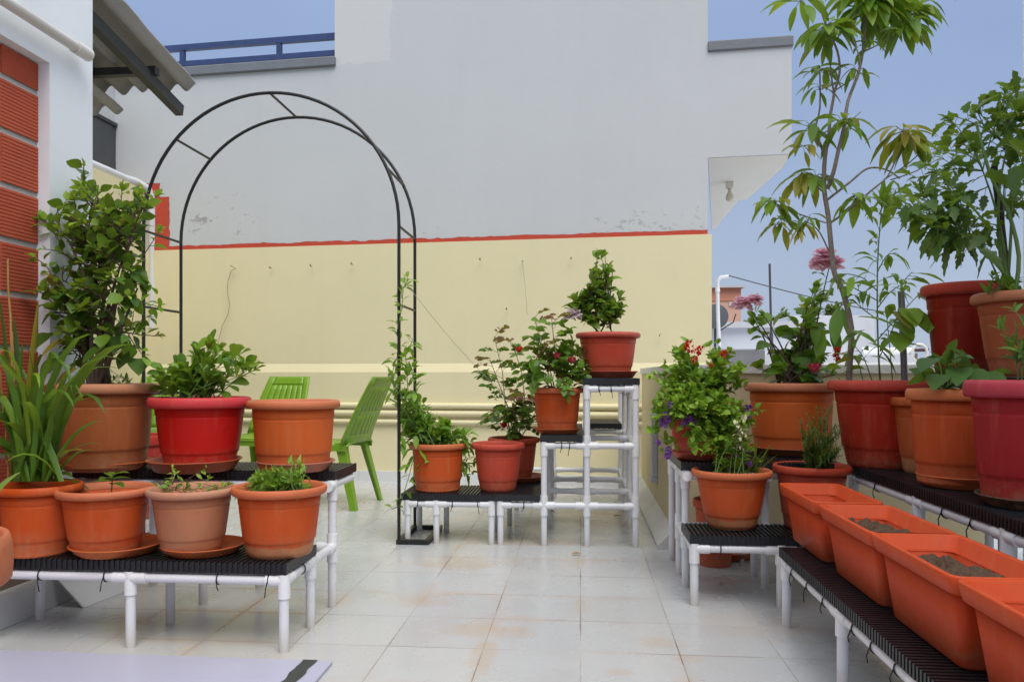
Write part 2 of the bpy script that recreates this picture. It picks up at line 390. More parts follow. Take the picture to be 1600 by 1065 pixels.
# side return of the house with the dark window
UL = -4.05
lw = thing('side_house', 'grey plastered house side on the far left with a dark window', 'house', (UL, 5.5, 0))
b = MB(); b.box(UL - 1.5, UL, 3.6, 7.1, -7, 3.42); b.build('wall', GREY, lw)
win = MB(); win.box(UL + .003, UL + .03, 6.25, 6.36 + .3, 2.58, 2.62); win.box(UL + .003, UL + .03, 5.7, 6.62, 3.02, 3.05); win.box(UL + .003, UL + .035, 6.62, 6.66, 2.58, 3.05); win.box(UL + .003, UL + .03, 5.7, 6.62, 2.585, 2.62)
w = win.build('window', plain('dark window frame', (.03, .035, .04), .4), lw)
b = MB(); b.box(UL + .002, UL + .012, 5.7, 6.54, 2.60, 3.03); b.build('pane', plain('dark window glass', (.055, .06, .065), .18, .3, 4), w)
b = MB(); b.box(UL + .003, UL + .022, 6.545, 6.615, 2.60, 3.03); b.build('frame', plain('pale window frame', (.6, .62, .65), .5), w)
# blue railing on the coping
rl = thing('railing', 'dark blue two-bar metal railing on the left parapet of the grey house', 'railing', wall_pt(s523, .1, 3.495), WROT)
BLUE = plain('blue painted steel', (.028, .055, .16), .45, .3, 14, .2, 60)
def hz(b, z0, z1): b.box(sL - .5 - s523, -.002, -.02, .02, z0 - 3.495, z1 - 3.495)
b = MB(); hz(b, 3.685, 3.735); b.build('top_bar', BLUE, rl, True)
b = MB(); hz(b, 3.545, 3.59); b.build('lower_bar', BLUE, rl, True)
for px in (275, 428, 180):
    s_, Y_ = SW(px); b = MB(); b.box(s_ - s523 - .02, s_ - s523 + .02, -.018, .018, 0, .187); b.build('post', BLUE, rl, True)
# bulb under the balcony
bp = P(1140, 285, 6.7); bp.z = 2.52
bt = thing('light_bulb', 'bare bulb in a white holder under the balcony of the grey house', 'light bulb', bp)
b = MB(); b.box(bp.x - .028, bp.x + .028, bp.y - .03, bp.y + .03, bp.z - .06, bp.z - .001, .006); b.build('holder', plain('white bakelite', (.62, .60, .55), .4), bt)
b = MB(); b.lathe([(.014, -.06), (.014, -.085), (.03, -.12), (.034, -.14), (.025, -.165), (.004, -.175)], 16, bp, True, True); b.build('bulb', plain('frosted bulb', (.62, .58, .46), .25), bt)
# yellow wall
YEL = plaster('yellow plaster', (.75, .68, .435), dirt=(.50, .44, .28), amt=.16)
yw = thing('boundary_wall', 'pale yellow terrace wall with red painted top edge in front of the grey house', 'wall', wo, WROT)
sR = s1112
b = MB(); b.loft([[(sL, t, z), (sR, t, z)] + [(sR, -.003, z), (sL, -.003, z)] for t, z in ((-.042, 0), (-.042, .885), (-.012, .955), (-.012, 1.935))], True, True, flat=True)
b.build('wall_face', YEL, yw, True)
b = MB()
for z, r in ((.615, .022), (.553, .024), (.483, .020)):
    b.tube([(sL, -.056, z), (SW(1006)[0] , -.056, z)], r, 12)
b.build('moulding', YEL, yw, True)
TILE_W = plain('white glazed tile', (.66, .67, .68), .25, .06, 3)
b = MB(); x = s240 - .1
while x < SW(1004)[0]:
    b.box(x, min(x + .4, SW(1004)[0]), -.062, -.0415, 0, .082); x += .402
b.build('skirting', TILE_W, yw, True)
REDP = plain('brick red paint', (.50, .058, .028), .75, .15, 10, .3, 60)
# red stripe with a ragged upper edge
b = MB(); top = []; bot = []; n = 130
for i in range(n + 1):
    s_ = s240 + (sR - .03 - s240) * i / n
    z = 1.970 + .010 * noise.noise((s_ * 3, 0, 0)) + .012 * noise.noise((s_ * 14, 3, 0)) + .02 * max(0, noise.noise((s_ * 23, 9, 0)) - .3)
    top.append((s_, -.005, z)); bot.append((s_, -.005, 1.925))
for i in range(n): b.add([bot[i], bot[i + 1], top[i + 1], top[i]], [(0, 1, 2, 3)], flat=True)
b.build('red_stripe', REDP, yw, True)
def ragged(b, x0, x1, z0, z1, t):
    n = 24; L_ = []; R_ = []
    for i in range(n + 1):
        z = z0 + (z1 - z0) * i / n
        L_.append((x0, t, z)); R_.append((x1 + .014 * noise.noise((z * 18, x1, 0)), t, z))
    for i in range(n): b.add([L_[i], R_[i], R_[i + 1], L_[i + 1]], [(0, 1, 2, 3)], flat=True)
b = MB(); ragged(b, s240 - .02, SZ(265, 310)[0], 1.96, SZ(250, 308)[1], -.004); ragged(b, SZ(205, 300)[0], SZ(250, 300)[0], SZ(212, 309)[1], SZ(212, 288)[1], -.006)
b.build('red_patch', REDP, yw, True)
# nails, strings and a dry tendril on the yellow wall
NAIL = plain('rusty nail', (.26, .21, .14), .8, .3)
for px, py, lab in ((427, 420, 'small nail in the yellow wall, leftmost of the bare ones'), (490, 417, 'small nail in the yellow wall inside the black arch, middle of its row'), (553, 414, 'small nail in the yellow wall just left of the right arch leg'),
                    (752, 407, 'small nail in the yellow wall between the arch and the hanging string'), (893, 406, 'small nail in the yellow wall just left of the tall potted plant top'), (793, 484, 'lone small nail low on the yellow wall above the rose bushes'), (1030, 525, 'lone small nail low on the yellow wall above the red flowering plant')):
    s_, z_ = SZ(px, py); q = wall_pt(s_, -.03, z_); b = MB(); e = wall_pt(s_ + .008, -.075, z_ + .012); b.tube([q, wall_pt(s_, -.07, z_), e], .0042, 6)
    tag(b.build('wall_nail', NAIL, loc=q), lab, 'nail', 'nails in the yellow wall')
b = MB(); s_, z_ = SZ(818, 409); b.tube([wall_pt(s_, -.03, z_), wall_pt(s_, -.075, z_ - .003)], .005, 6); s2, z2 = SZ(826, 492)
b.tube([wall_pt(s_, -.07, z_), wall_pt((s_ + s2) / 2 + .005, -.07, (z_ + z2) / 2), wall_pt(s2, -.07, z2)], .0016, 5)
tag(b.build('hanging_string', plain('green string', (.30, .36, .24), .8), loc=wall_pt(s_, -.07, z_)), 'thin green string hanging from a nail in the yellow wall above the roses', 'string')
b = MB(); a_ = P(632, 440, 4.0); e_ = P(800, 628, 4.5)
b.tube([a_ + (e_ - a_) * k / 10 + Vector((0, 0, -.03 * math.sin(PI * k / 10))) for k in range(11)], .0014, 5)
tag(b.build('tie_string', plain('grey string', (.38, .36, .30), .8), loc=a_), 'thin grey string running slanting from the arch leg down to the rose bushes', 'string')
b = MB(); pts = []
for px, py in ((374, 420), (366, 424), (361, 440), (360, 458), (364, 476), (361, 492), (352, 510), (347, 530), (345, 560)):
    s_, z_ = SZ(px, py); pts.append(wall_pt(s_, -.05 if py < 555 else -.1, z_))
b.tube(pts, .0035, 5); s_, z_ = SZ(369, 419); b.tube([wall_pt(s_, -.03, z_), wall_pt(s_ - .01, -.08, z_ + .015)], .004, 5)
tag(b.build('dry_tendril', plain('dry stem', (.42, .36, .22), .9), loc=pts[0]), 'dry curling tendril hanging on the yellow wall inside the arch', 'tendril')
# ---------------------------------------------------------------- left yellow parapet and hose
lp = thing('parapet', 'pale yellow side parapet in the far left corner, topped by a white hose', 'wall', (-3.74, 5.4, 0))
b = MB(); b.box(-3.97, -3.74, 3.6, 6.75, 0, 2.46); b.build('wall_face', YEL, lp)
b = MB(); b.box(-3.739, -3.718, 3.6, 6.7, 0, .082); b.build('skirting', TILE_W, lp)
b = MB(); hp = [(-3.80, 4.2, 2.50)]
hp += [(-3.79 + .01 * math.sin(k), 4.2 + k * .22, 2.497) for k in range(1, 10)] + [(-3.76, 6.33, 2.50), (-3.71, 6.43, 2.46), (-3.69, 6.46, 2.36), (-3.69, 6.46, 2.2), (-3.692, 6.47, 1.9), (-3.688, 6.46, 1.6), (-3.69, 6.46, 1.25)]
fine = []
for i in range(len(hp) - 1):
    a, c = Vector(hp[i]), Vector(hp[i + 1]); k = max(2, int((c - a).length / .011))
    fine += [a + (c - a) * j / k for j in range(k)]
b.tube(fine, [.030 + (.005 if i % 2 else 0) for i in range(len(fine))], 10)
tag(b.build('drain_hose', plain('white corrugated hose', (.68, .70, .73), .4, .06), loc=hp[0]), 'white corrugated hose lying along the yellow parapet and hanging down its face', 'hose')
# ---------------------------------------------------------------- right parapet walls and right building
YEL2 = plaster('yellow plaster right', (.64, .55, .34), dirt=(.42, .36, .24), amt=.3)
rp = thing('parapet', 'low yellow parapet with sloped white foot behind the right-hand shelves', 'wall', (.46, 3.9, 0))
b = MB(); b.prism([(.457, 5.9), (.457, 3.9), (1.949, 3.9), (1.949, 4.03), (.60, 4.03), (.60, 5.9)], 0, .87); b.build('wall_face', YEL2, rp)
b = MB(); b.prism([(.445, 5.9), (.445, 3.885), (1.949, 3.885), (1.949, 4.045), (.615, 4.045), (.615, 5.9)], .87, .91); b.build('coping', plain('chalky white coping', (.66, .65, .60), .8, .2, 6, .4, 30), rp)
b = MB(); b.loft([[(.457, v, 0), (.38, v, 0), (.38, v, .02), (.457, v, .10)] for v in (5.86, 3.9)], True, True, flat=True); b.build('foot', plain('white cement fillet', (.60, .59, .55), .6, .2, 6), rp)
rb = thing('building', 'lilac white plastered building corner at the right edge of the photo', 'building', (1.95, 3.6, 0))
WHT = plaster('white plaster', (.80, .845, .885), amt=.25)
b = MB(); b.box(1.95, 2.25, -.6, 3.64, 0, 4.2); b.build('wall', WHT, rb)
gp = thing('vent_pipe', 'short grey plastic pipe fixed to the low yellow parapet beside the flowering plant', 'pipe', (.44, 4.75, .25))
b = MB(); b.box(.425, .4565, 4.70, 4.80, .25, .60, .004); b.build('channel', plain('grey pvc', (.42, .45, .50), .4), gp)
b = MB(); b.box(.418, .4565, 4.69, 4.81, .60, .63, .004); b.box(.418, .4565, 4.69, 4.81, .22, .25, .004); b.build('end_cap', plain('grey pvc', (.42, .45, .50), .4), gp)
# ---------------------------------------------------------------- left building
UW = -2.0
lb = thing('white_building', 'white building on the left with a red hollow brick panel between its columns', 'building', (UW, 2.0, 0))
b = MB(); b.box(-3.6, UW, 2.79, 3.05, 0, 4.2); b.build('column', WHT, lb)
b = MB(); b.box(-2.35, UW, -.6, 2.79, 2.04, 4.2); b.build('beam', WHT, lb)
b = MB(); b.box(-3.6, -2.1, -.6, 2.7895, 0, 2.0395)
b.build('inner_wall', plain('dark recess plaster', (.30, .29, .28), .9), lb)
def clay_mat():
    m, nt, bs, out = nodes('red hollow brick'); vec = coords(nt)
    n1 = noise_tex(nt, vec, 5, 4); n2 = noise_tex(nt, vec, 50, 4, .7)
    geo = nt.nodes.new('ShaderNodeNewGeometry')
    col = mixc(nt, geo.outputs['Random Per Island'], (.42, .072, .032), (.55, .11, .05))
    col = mixc(nt, ramp(nt, n1, [(.45, 0.0), (.75, .35)]), col, (.30, .055, .03))
    col = mixc(nt, ramp(nt, n2, [(.62, 0.0), (.75, .5)]), col, (.56, .22, .13))
    nt.links.new(col, bs.inputs['Base Color']); bs.inputs['Roughness'].default_value = .85; bump(nt, n2, .3, .006, bs)
    return m
b = MB(); z = .005; row = 0
while z < 2.02:
    cuts = [2.788]
    if row % 2 == 0: cuts.append(2.788 - .185)
    while cuts[-1] > -.5: cuts.append(cuts[-1] - .40)
    h = min(.172, 2.035 - z)
    for i in range(len(cuts) - 1):
        v1, v0 = cuts[i] - (.0 if i == 0 else .02), cuts[i + 1]
        g = 13; prof = []
        for k in range(g):
            za = z + h * k / g; zb = z + h * (k + 1) / g; q = (zb - za)
            prof += [(-2.048, za + q * .06), (-2.045, za + q * .2), (-2.045, za + q * .78), (-2.048, za + q * .92)]
        prof.append((-2.048, z + h)); prof.insert(0, (-2.048, z))
        vs = [(x, v0, zz) for x, zz in prof] + [(x, v1, zz) for x, zz in prof]; n = len(prof)
        fs = [(j, n + j, n + j + 1, j + 1) for j in range(n - 1)]
        o = len(vs); vs += [(-2.1, v0, z), (-2.1, v0, z + h), (-2.1, v1, z), (-2.1, v1, z + h)]
        fs += [(0, *range(1, n), o + 1, o), (n, o + 2, o + 3, *range(2 * n - 1, n, -1)), (n - 1, 2 * n - 1, o + 3, o + 1)]
        b.add(vs, fs, flat=True)
    z += .193; row += 1
bp_ = b.build('brick_panel', clay_mat(), lb)
b = MB(); b.box(-2.098, -2.0545, -.55, 2.7885, 0.001, 2.0385); b.build('mortar', plain('grey mortar', (.50, .49, .475), .95, .15, 20, .5, 60), lb)
b = MB(); b.box(-1.999, -1.945, -.5, 3.07, 0, .115, .004); b.build('skirting', TILE_W, lb)
b = MB(); b.box(-2.001, -1.997, -.5, 2.785, .115, .30); b.build('plinth', plain('brown render', (.28, .2, .15), .9, .25, 5), lb)  # brown strip of wall above the skirting
b = MB(); zp = 2.135; b.tube([(-1.955, -.3, zp), (-1.955, 2.90, zp)], .021, 16)
pp = tag(b.build('drain_pipe', PVC, loc=(-1.955, 3.0, zp)), 'white plastic pipe running along the white building above the brick panel', 'pipe')
b = MB(); b.tube([(-1.955, 2.87, zp), (-1.955, 2.955, zp)], .026, 16); b.tube([(-1.955, 2.955, zp), (-1.955, 2.97, zp)], [.026, .014], 16); b.build('end_cap', PVC_J, pp)
for v in (1.2, 2.2): 
    b = MB(); b.box(-2.0 + .0005, -1.935, v - .012, v + .012, zp - .027, zp + .027, .003); b.build('pipe_clip', PVC_J, pp)
b = MB(); b.bar((-1.945, 2.88, .005), (-1.925, 2.88, .14), .28, .008)
lt = MB(); q = [(-1.83, 2.72), (-1.80, 2.99)]
lt.loft([[(-1.83, 2.74, .001), (-1.80, 2.99, .001), (-1.81, 2.992, .001), (-1.84, 2.742, .001)], [(-1.93, 2.72, .12), (-1.905, 2.97, .12), (-1.913, 2.972, .122), (-1.94, 2.722, .122)]], True, True, flat=True)
tag(lt.build('spare_tile', TILE_W, loc=(-1.82, 2.85, 0)), 'loose white tile leaning on the wall foot under the left shelf', 'tile')
# lean-to roof behind the left building
def roof_mat():
    m, nt, bs, out = nodes('weathered cement sheet'); vec = coords(nt)
    n1 = noise_tex(nt, vec, 2.5, 6, .65); n2 = noise_tex(nt, vec, 20, 4)
    col = mixc(nt, n1, (.22, .205, .19), (.44, .42, .40)); col = mixc(nt, ramp(nt, n2, [(.6, 0.0), (.75, .5)]), col, (.30, .20, .12))
    nt.links.new(col, bs.inputs['Base Color']); bs.inputs['Roughness'].default_value = .95; bump(nt, n2, .4, .008, bs); return m
lean = thing('lean_to_roof', 'grey corrugated cement sheet roof on black steel angles behind the white building', 'roof', (-2.6, 3.1, 2.7))
def roof_z(v): return 2.95 - (v - 3.1) * .185
def sheet(u0, u1, v0, v1, dz, tw=0, name='sheet'):
    b = MB(); nu = int((u1 - u0) / .012); nv = 16; vs = []
    for lay in (0, 1):
        for j in range(nv + 1):
            for i in range(nu + 1):
                u = u0 + (u1 - u0) * i / nu
                vend = v1 + .03 * noise.noise((u * 7, 1, 2)) ; v = v0 + (vend - v0) * j / nv
                z = roof_z(v) + dz + .028 * math.sin(u * 2 * PI / .146) + tw * (j / nv) ** 2 * ((u1 - u) / (u1 - u0)) + lay * .007
                vs.append((u + .02 * noise.noise((v * 5, 4, 1)) * (i == nu), v, z))
    w = nu + 1; o = w * (nv + 1); fs = []
    for j in range(nv):
        for i in range(nu):
            a = j * w + i
            fs += [(a, a + w, a + w + 1, a + 1), (o + a, o + a + 1, o + a + w + 1, o + a + w)]
    for j in range(nv):
        for i in (0, nu):
            a = j * w + i; fs.append((a, a + w, o + a + w, o + a))
    for i in range(nu):
        for j in (0, nv):
            a = j * w + i; fs.append((a, a + 1, o + a + 1, o + a))
    b.add(vs, fs); return b.build('roof_sheet', roof_mat(), lean)
sheet(-3.45, -2.46, 3.06, 4.82, .075)
sheet(-3.95, -2.92, 3.95, 4.75, -.085, -.06)
STEEL = plain('black steel angle', (.03, .032, .033), .55, .3, 12, .2, 50)
b = MB(); b.bar((-2.59, 3.06, roof_z(3.06) - .045), (-2.59, 4.86, roof_z(4.86) - .05), .05, .07); b.build('rafter', STEEL, lean)
b = MB(); b.bar((-3.35, 3.06, roof_z(3.06) - .045), (-3.35, 4.7, roof_z(4.7) - .045), .05, .07); b.build('rafter', STEEL, lean)
b = MB(); b.bar((-3.9, 4.50, roof_z(4.50) - .0), (-2.54, 4.50, roof_z(4.50) - .0), .05, .045); b.build('purlin', STEEL, lean)
b = MB(); b.bar((-3.9, 3.75, roof_z(3.75) - .0), (-2.52, 3.75, roof_z(3.75) - .0), .05, .045); b.build('purlin', STEEL, lean)
b = MB(); b.bar((-3.2, 3.06, 2.55), (-2.6, 3.85, roof_z(3.85) - .075), .04, .05); b.build('brace', STEEL, lean)
# board lying on the floor in the left foreground
sb = thing('white_board', 'lilac white board with a black smear lying on the floor in the left foreground', 'board', (-1.4, 1.9, 0))
b = MB(); b.box(-1.94, -.735, 1.2, 2.268, .001, .012, .002); b.build('panel', plain('lilac laminate', (.46, .47, .60), .35, .06, 3), sb)
b = MB(); n = 30; Lp = []; Rp = []
for i in range(n + 1):
    v = 2.266 - .5 * i / n; u = -.80 + .012 * noise.noise((v * 9, 0, 0)) - .0 * i
    wd = .012 + .012 * (1 + noise.noise((v * 22, 5, 0)))
    Lp.append((u - wd, v, .0135)); Rp.append((u + wd * .8, v, .0135))
for i in range(n): b.add([Lp[i + 1], Rp[i + 1], Rp[i], Lp[i]], [(0, 1, 2, 3)], flat=True)
b.build('smear', plain('dark grey smear', (.05, .055, .05), .8, .3, 30), sb)
# ---------------------------------------------------------------- pipe shelves
PR = .0155; JR = .0196
def pipe(b, a, c): b.tube([a, c], PR, 14)
def joint(b, p, d, L=.055):
    p = Vector(p); d = Vector(d).normalized(); b.tube([p - d * .002, p + d * L], JR, 14)
def grate(name, u0, u1, v0, v1, ztop, parent, along='u', th=.036):
    """plastic grid panel: ribs across, ties along, deep ribbed edge"""
    b = MB(); z0 = ztop - th
    pitch = .0175
    if along == 'u':
        n = int((u1 - u0) / pitch)
        for i in range(n + 1):
            u = u0 + (u1 - u0 - .009) * i / n; b.box(u, u + .009, v0, v1, z0 + .004, ztop)
        m = max(3, int((v1 - v0) / .034))
        for j in range(m + 1):
            v = v0 + .004 + (v1 - v0 - .014) * j / m; b.box(u0 + .002, u1 - .002, v, v + .006, z0, ztop - .004)
    else:
        n = int((v1 - v0) / pitch)
        for i in range(n + 1):
            v = v0 + (v1 - v0 - .009) * i / n; b.box(u0, u1, v, v + .009, z0 + .004, ztop)
        m = max(3, int((u1 - u0) / .034))
        for j in range(m + 1):
            u = u0 + .004 + (u1 - u0 - .014) * j / m; b.box(u, u + .006, v0 + .002, v1 - .002, z0, ztop - .004)
    return b.build(name, GRATE, parent)
def ties(parent, pts, axis):
    for p in pts:
        b = MB(); ring = []
        for k in range(15):
            a = 2 * PI * k / 14; q = (PR + .003) * math.cos(a), (PR + .003) * math.sin(a) + .002
            w = R(-.002, .002)
            ring.append((p[0], p[1] + q[0], p[2] + q[1]) if axis == 'u' else (p[0] + q[0], p[1], p[2] + q[1]))
        b.tube(ring, .0022, 5)
        s = 1 if R(0, 1) > .5 else -1
        if axis == 'u': b.tube([(p[0], p[1] - PR - .004, p[2]), (p[0] + .004 * s, p[1] - PR - .008, p[2] - .02), (p[0] + .008 * s, p[1] - PR - .006, p[2] - R(.03, .05))], .0018, 5)
        else: b.tube([(p[0] - PR - .004, p[1], p[2]), (p[0] - PR - .010, p[1] + .004 * s, p[2] - .02), (p[0] - PR - .006, p[1] + .008 * s, p[2] - R(.03, .05))], .0018, 5)
        b.build('cable_tie', TIE, parent)
def leg(parent, u, v, ztop, z0=0, levels=(), dirs=None):
    """upright pipe with joints at the levels; dirs = directions of joint arms"""
    b = MB(); b.tube([(u, v, z0), (u, v, ztop)], PR, 14); L = b.build('leg', PVC, parent)
    for z in levels:
        b = MB(); b.tube([(u, v, z - .055), (u, v, min(z + .05, ztop + .019))], JR, 14)
        for d in (dirs or ()): joint(b, (u, v, z), d)
        b.build('pipe_joint', PVC_J, L)
    return L
def rail(parent, a, c):
    b = MB(); pipe(b, a, c); return b.build('rail', PVC, parent)
X, NX, Yp, NY = (1, 0, 0), (-1, 0, 0), (0, 1, 0), (0, -1, 0)
# left stepped shelf
sh = thing('plant_shelf', 'two-step white pipe shelf with black grate tops on the left, holding seven big pots', 'plant shelf', (-1.4, 2.6, 0))
va, vb, vc, vd = 2.36, 2.60, 2.835, 3.07; ZL, ZH = .222, .452
for u in (-.92, -1.42, -1.90):
    end = u == -.92
    leg(sh, u, va, ZL, 0, (ZL,), ((NX, Yp) if end else (X, NX, Yp)))
    leg(sh, u, vb, ZL, 0, (ZL,), (Yp, NY))
    leg(sh, u, vc, ZH, 0, (ZL, ZH), (NY, NX) if end else (NY,))
    rail(sh, (u, va, ZL), (u, vb, ZL)); rail(sh, (u, vb, ZL), (u, vc, ZL)); rail(sh, (u, vc, ZH), (u, vd, ZH))
for a, c in ((-1.90, -1.42), (-1.42, -.92)):
    rail(sh, (a, va, ZL), (c, va, ZL)); rail(sh, (a, vb, ZL), (c, vb, ZL)); rail(sh, (a, vc, ZH), (c, vc, ZH)); rail(sh, (a, vd, ZH), (c, vd, ZH))
for u in (-1.30, -1.75): leg(sh, u, vd, ZH, 0, (ZH,), (X, NX))
grate('grate_top', -1.93, -.905, va - .018, vb + .02, .278, sh); grate('grate_top', -1.93, -.905, vc - .018, vd + .03, .505, sh)
ties(sh, [(-1.50, va, ZL), (-1.13, va, ZL), (-.965, va, ZL), (-1.72, va, ZL)], 'u'); ties(sh, [(-.92, 2.50, ZL)], 'v')
# middle low shelf
lo = thing('plant_shelf', 'low white pipe stand with black grate top beside the right foot of the arch', 'plant shelf', (-.68, 4.1, 0))
um = [-.885, -.735, -.452]; v0, v1 = 3.95, 4.25; ZM = .203
for u in um:
    leg(lo, u, v0, ZM, 0, (ZM,), (X, NX) if u == um[1] else ((X,) if u == um[0] else (NX,)))
    leg(lo, u, v1, ZM, 0, (ZM,), ())
    rail(lo, (u, v0, ZM), (u, v1, ZM))
for v in (v0, v1): rail(lo, (um[0], v, ZM), (um[2], v, ZM))
grate('grate_top', -.915, -.435, v0 - .018, v1 + .02, .256, lo, 'u')
ties(lo, [(-.65, v0, ZM), (-.52, v0, ZM), (-.83, v0, ZM)], 'u')
# middle stepped shelf
st = thing('plant_shelf', 'three-step white pipe shelf with black grate steps in the middle of the terrace', 'plant shelf', (-.05, 4.5, 0))
us = [-.405, -.184, .0325, .275]; Z1, Z2, Z3 = .203, .505, .792
rows = [3.95, 4.45, 4.95, 5.45]; tops = [Z1, Z2, Z3, Z3]
for ri, v in enumerate(rows):
    for i, u in enumerate(us):
        lv = [z for z in (Z1, Z2, Z3) if z <= tops[i] + .001]
        dd = [d for d, ok in ((X, i < 3), (NX, i > 0)) if ok]
        L = leg(st, u, v, tops[i], 0, (), ())
        for z in lv:
            b = MB(); b.tube([(u, v, z - .052), (u, v, min(z + .05, tops[i] + .019))], JR, 14)
            if i < 3 and tops[i + 1] >= z: joint(b, (u, v, z), X)
            if i > 0 and tops[i - 1] >= z: joint(b, (u, v, z), NX)
            if ri < 3 and z == tops[i]: joint(b, (u, v, z), Yp)
            b.build('pipe_joint', PVC_J, L)
    for z, seq in ((Z1, us), (Z2, us[1:]), (Z3, us[2:])): rail(st, (seq[0], v, z), (seq[-1], v, z))
for i, u in enumerate(us): rail(st, (u, rows[0], tops[i]), (u, rows[-1], tops[i]))
rail(st, (us[3], rows[0], Z1), (us[3], rows[-1], Z1)); rail(st, (us[3], rows[0], Z2), (us[3], rows[-1], Z2))
grate('grate_top', us[0] - .028, us[1] - .022, 3.932, 4.80, .256, st, 'v'); grate('grate_top', us[1] - .02, us[2] - .022, 3.932, 4.9, .558, st, 'v'); grate('grate_top', us[2] - .02, us[3] + .02, 3.932, 4.95, .845, st, 'v')
grate('grate_top', us[2] + .01, us[3] - .02, 4.93, 5.43, .558, st, 'v')
ties(st, [(us[0] + .12, 3.95, Z1), (us[1] + .09, 3.95, Z2), (us[1] + .13, 3.95, Z2), (us[2] + .12, 3.95, Z3), (us[2] + .06, 3.95, Z3)], 'u')
# right front stepped shelf (behind the planter shelf)
rf = thing('plant_shelf', 'two-step white pipe shelf in the right corner holding the flowering plant pots', 'plant shelf', (.7, 3.3, 0))
ur = [.425, .74, 1.02]
for u in ur:
    e = u == .425
    leg(rf, u, 2.975, .213, 0, (.213,), (X, Yp) if e else (X, NX)); leg(rf, u, 3.225, .456, 0, (.213, .456), (X, NY, Yp) if e else (NY,)); leg(rf, u, 3.42, .456, 0, (.213, .456), (NY,)); leg(rf, u, 3.69, .456, 0, (.456,), (NY,))
    rail(rf, (u, 2.975, .213), (u, 3.42, .213)); rail(rf, (u, 3.225, .456), (u, 3.69, .456))
for v, z in ((2.975, .213), (3.225, .456), (3.42, .213), (3.69, .456)): rail(rf, (ur[0], v, z), (ur[2], v, z))
grate('grate_top', .405, 1.04, 2.957, 3.20, .266, rf, 'u'); grate('grate_top', .405, 1.04, 3.207, 3.71, .509, rf, 'u')
ties(rf, [(.52, 2.975, .213), (.80, 2.975, .213), (.50, 3.225, .456)], 'u')
# planter shelf
ps = thing('plant_shelf', 'low white pipe shelf along the right holding four long orange planters', 'plant shelf', (.82, 2.0, 0))
for v in (2.745, 2.17, 1.66, 1.15):
    leg(ps, .703, v, .215, 0, (.215,), (Yp, NY) if v < 2.7 else (NY,)); leg(ps, .92, v, .215, 0, (.215,), (NX,)); rail(ps, (.703, v, .215), (.92, v, .215))
for u in (.703, .92): rail(ps, (u, 1.0, .215), (u, 2.745, .215))
grate('grate_top', .682, .94, 1.0, 2.765, .268, ps, 'v')
ties(ps, [(.703, v, .215) for v in (2.62, 2.45, 2.29, 2.05, 1.92, 1.78, 1.56, 1.42)], 'v')
# right tall shelf
ts = thing('plant_shelf', 'tall two-tier white pipe shelf along the right edge holding large orange and red pots', 'plant shelf', (1.3, 2.4, 0))
for v in (3.22, 2.62, 2.09, 1.6):
    leg(ts, 1.085, v, .452, 0, (.452,), (Yp, NY) if v < 3.2 else (NY, X)); leg(ts, 1.345, v, .80, 0, (.452, .80), (NX,)); leg(ts, 1.60, v, .80, 0, (.80,), (NX,))
    rail(ts, (1.085, v, .452), (1.345, v, .452)); rail(ts, (1.345, v, .80), (1.60, v, .80))
for u, z in ((1.085, .452), (1.345, .452), (1.345, .80), (1.60, .80)): rail(ts, (u, 1.4, z), (u, 3.22, z))
grate('grate_top', 1.065, 1.325, 1.4, 3.24, .505, ts, 'v'); grate('grate_top', 1.347, 1.62, 1.4, 3.24, .853, ts, 'v')
ties(ts, [(1.085, v, .452) for v in (2.95, 2.42, 2.25, 1.9)], 'v')
# low rear rail with loose grate seen between the pots
ls_ = thing("grate_stand", "small low pipe stand with black grate under the tall right shelf", "plant shelf", (1.18, 2.8, 0))
grate("grate_top", 1.10, 1.32, 2.30, 2.60, .25, ls_, "v")
for u in (1.13, 1.29):
    for v in (2.34, 2.56): leg(ls_, u, v, .195, 0, (), ())
    rail(ls_, (u, 2.34, .195), (u, 2.56, .195))
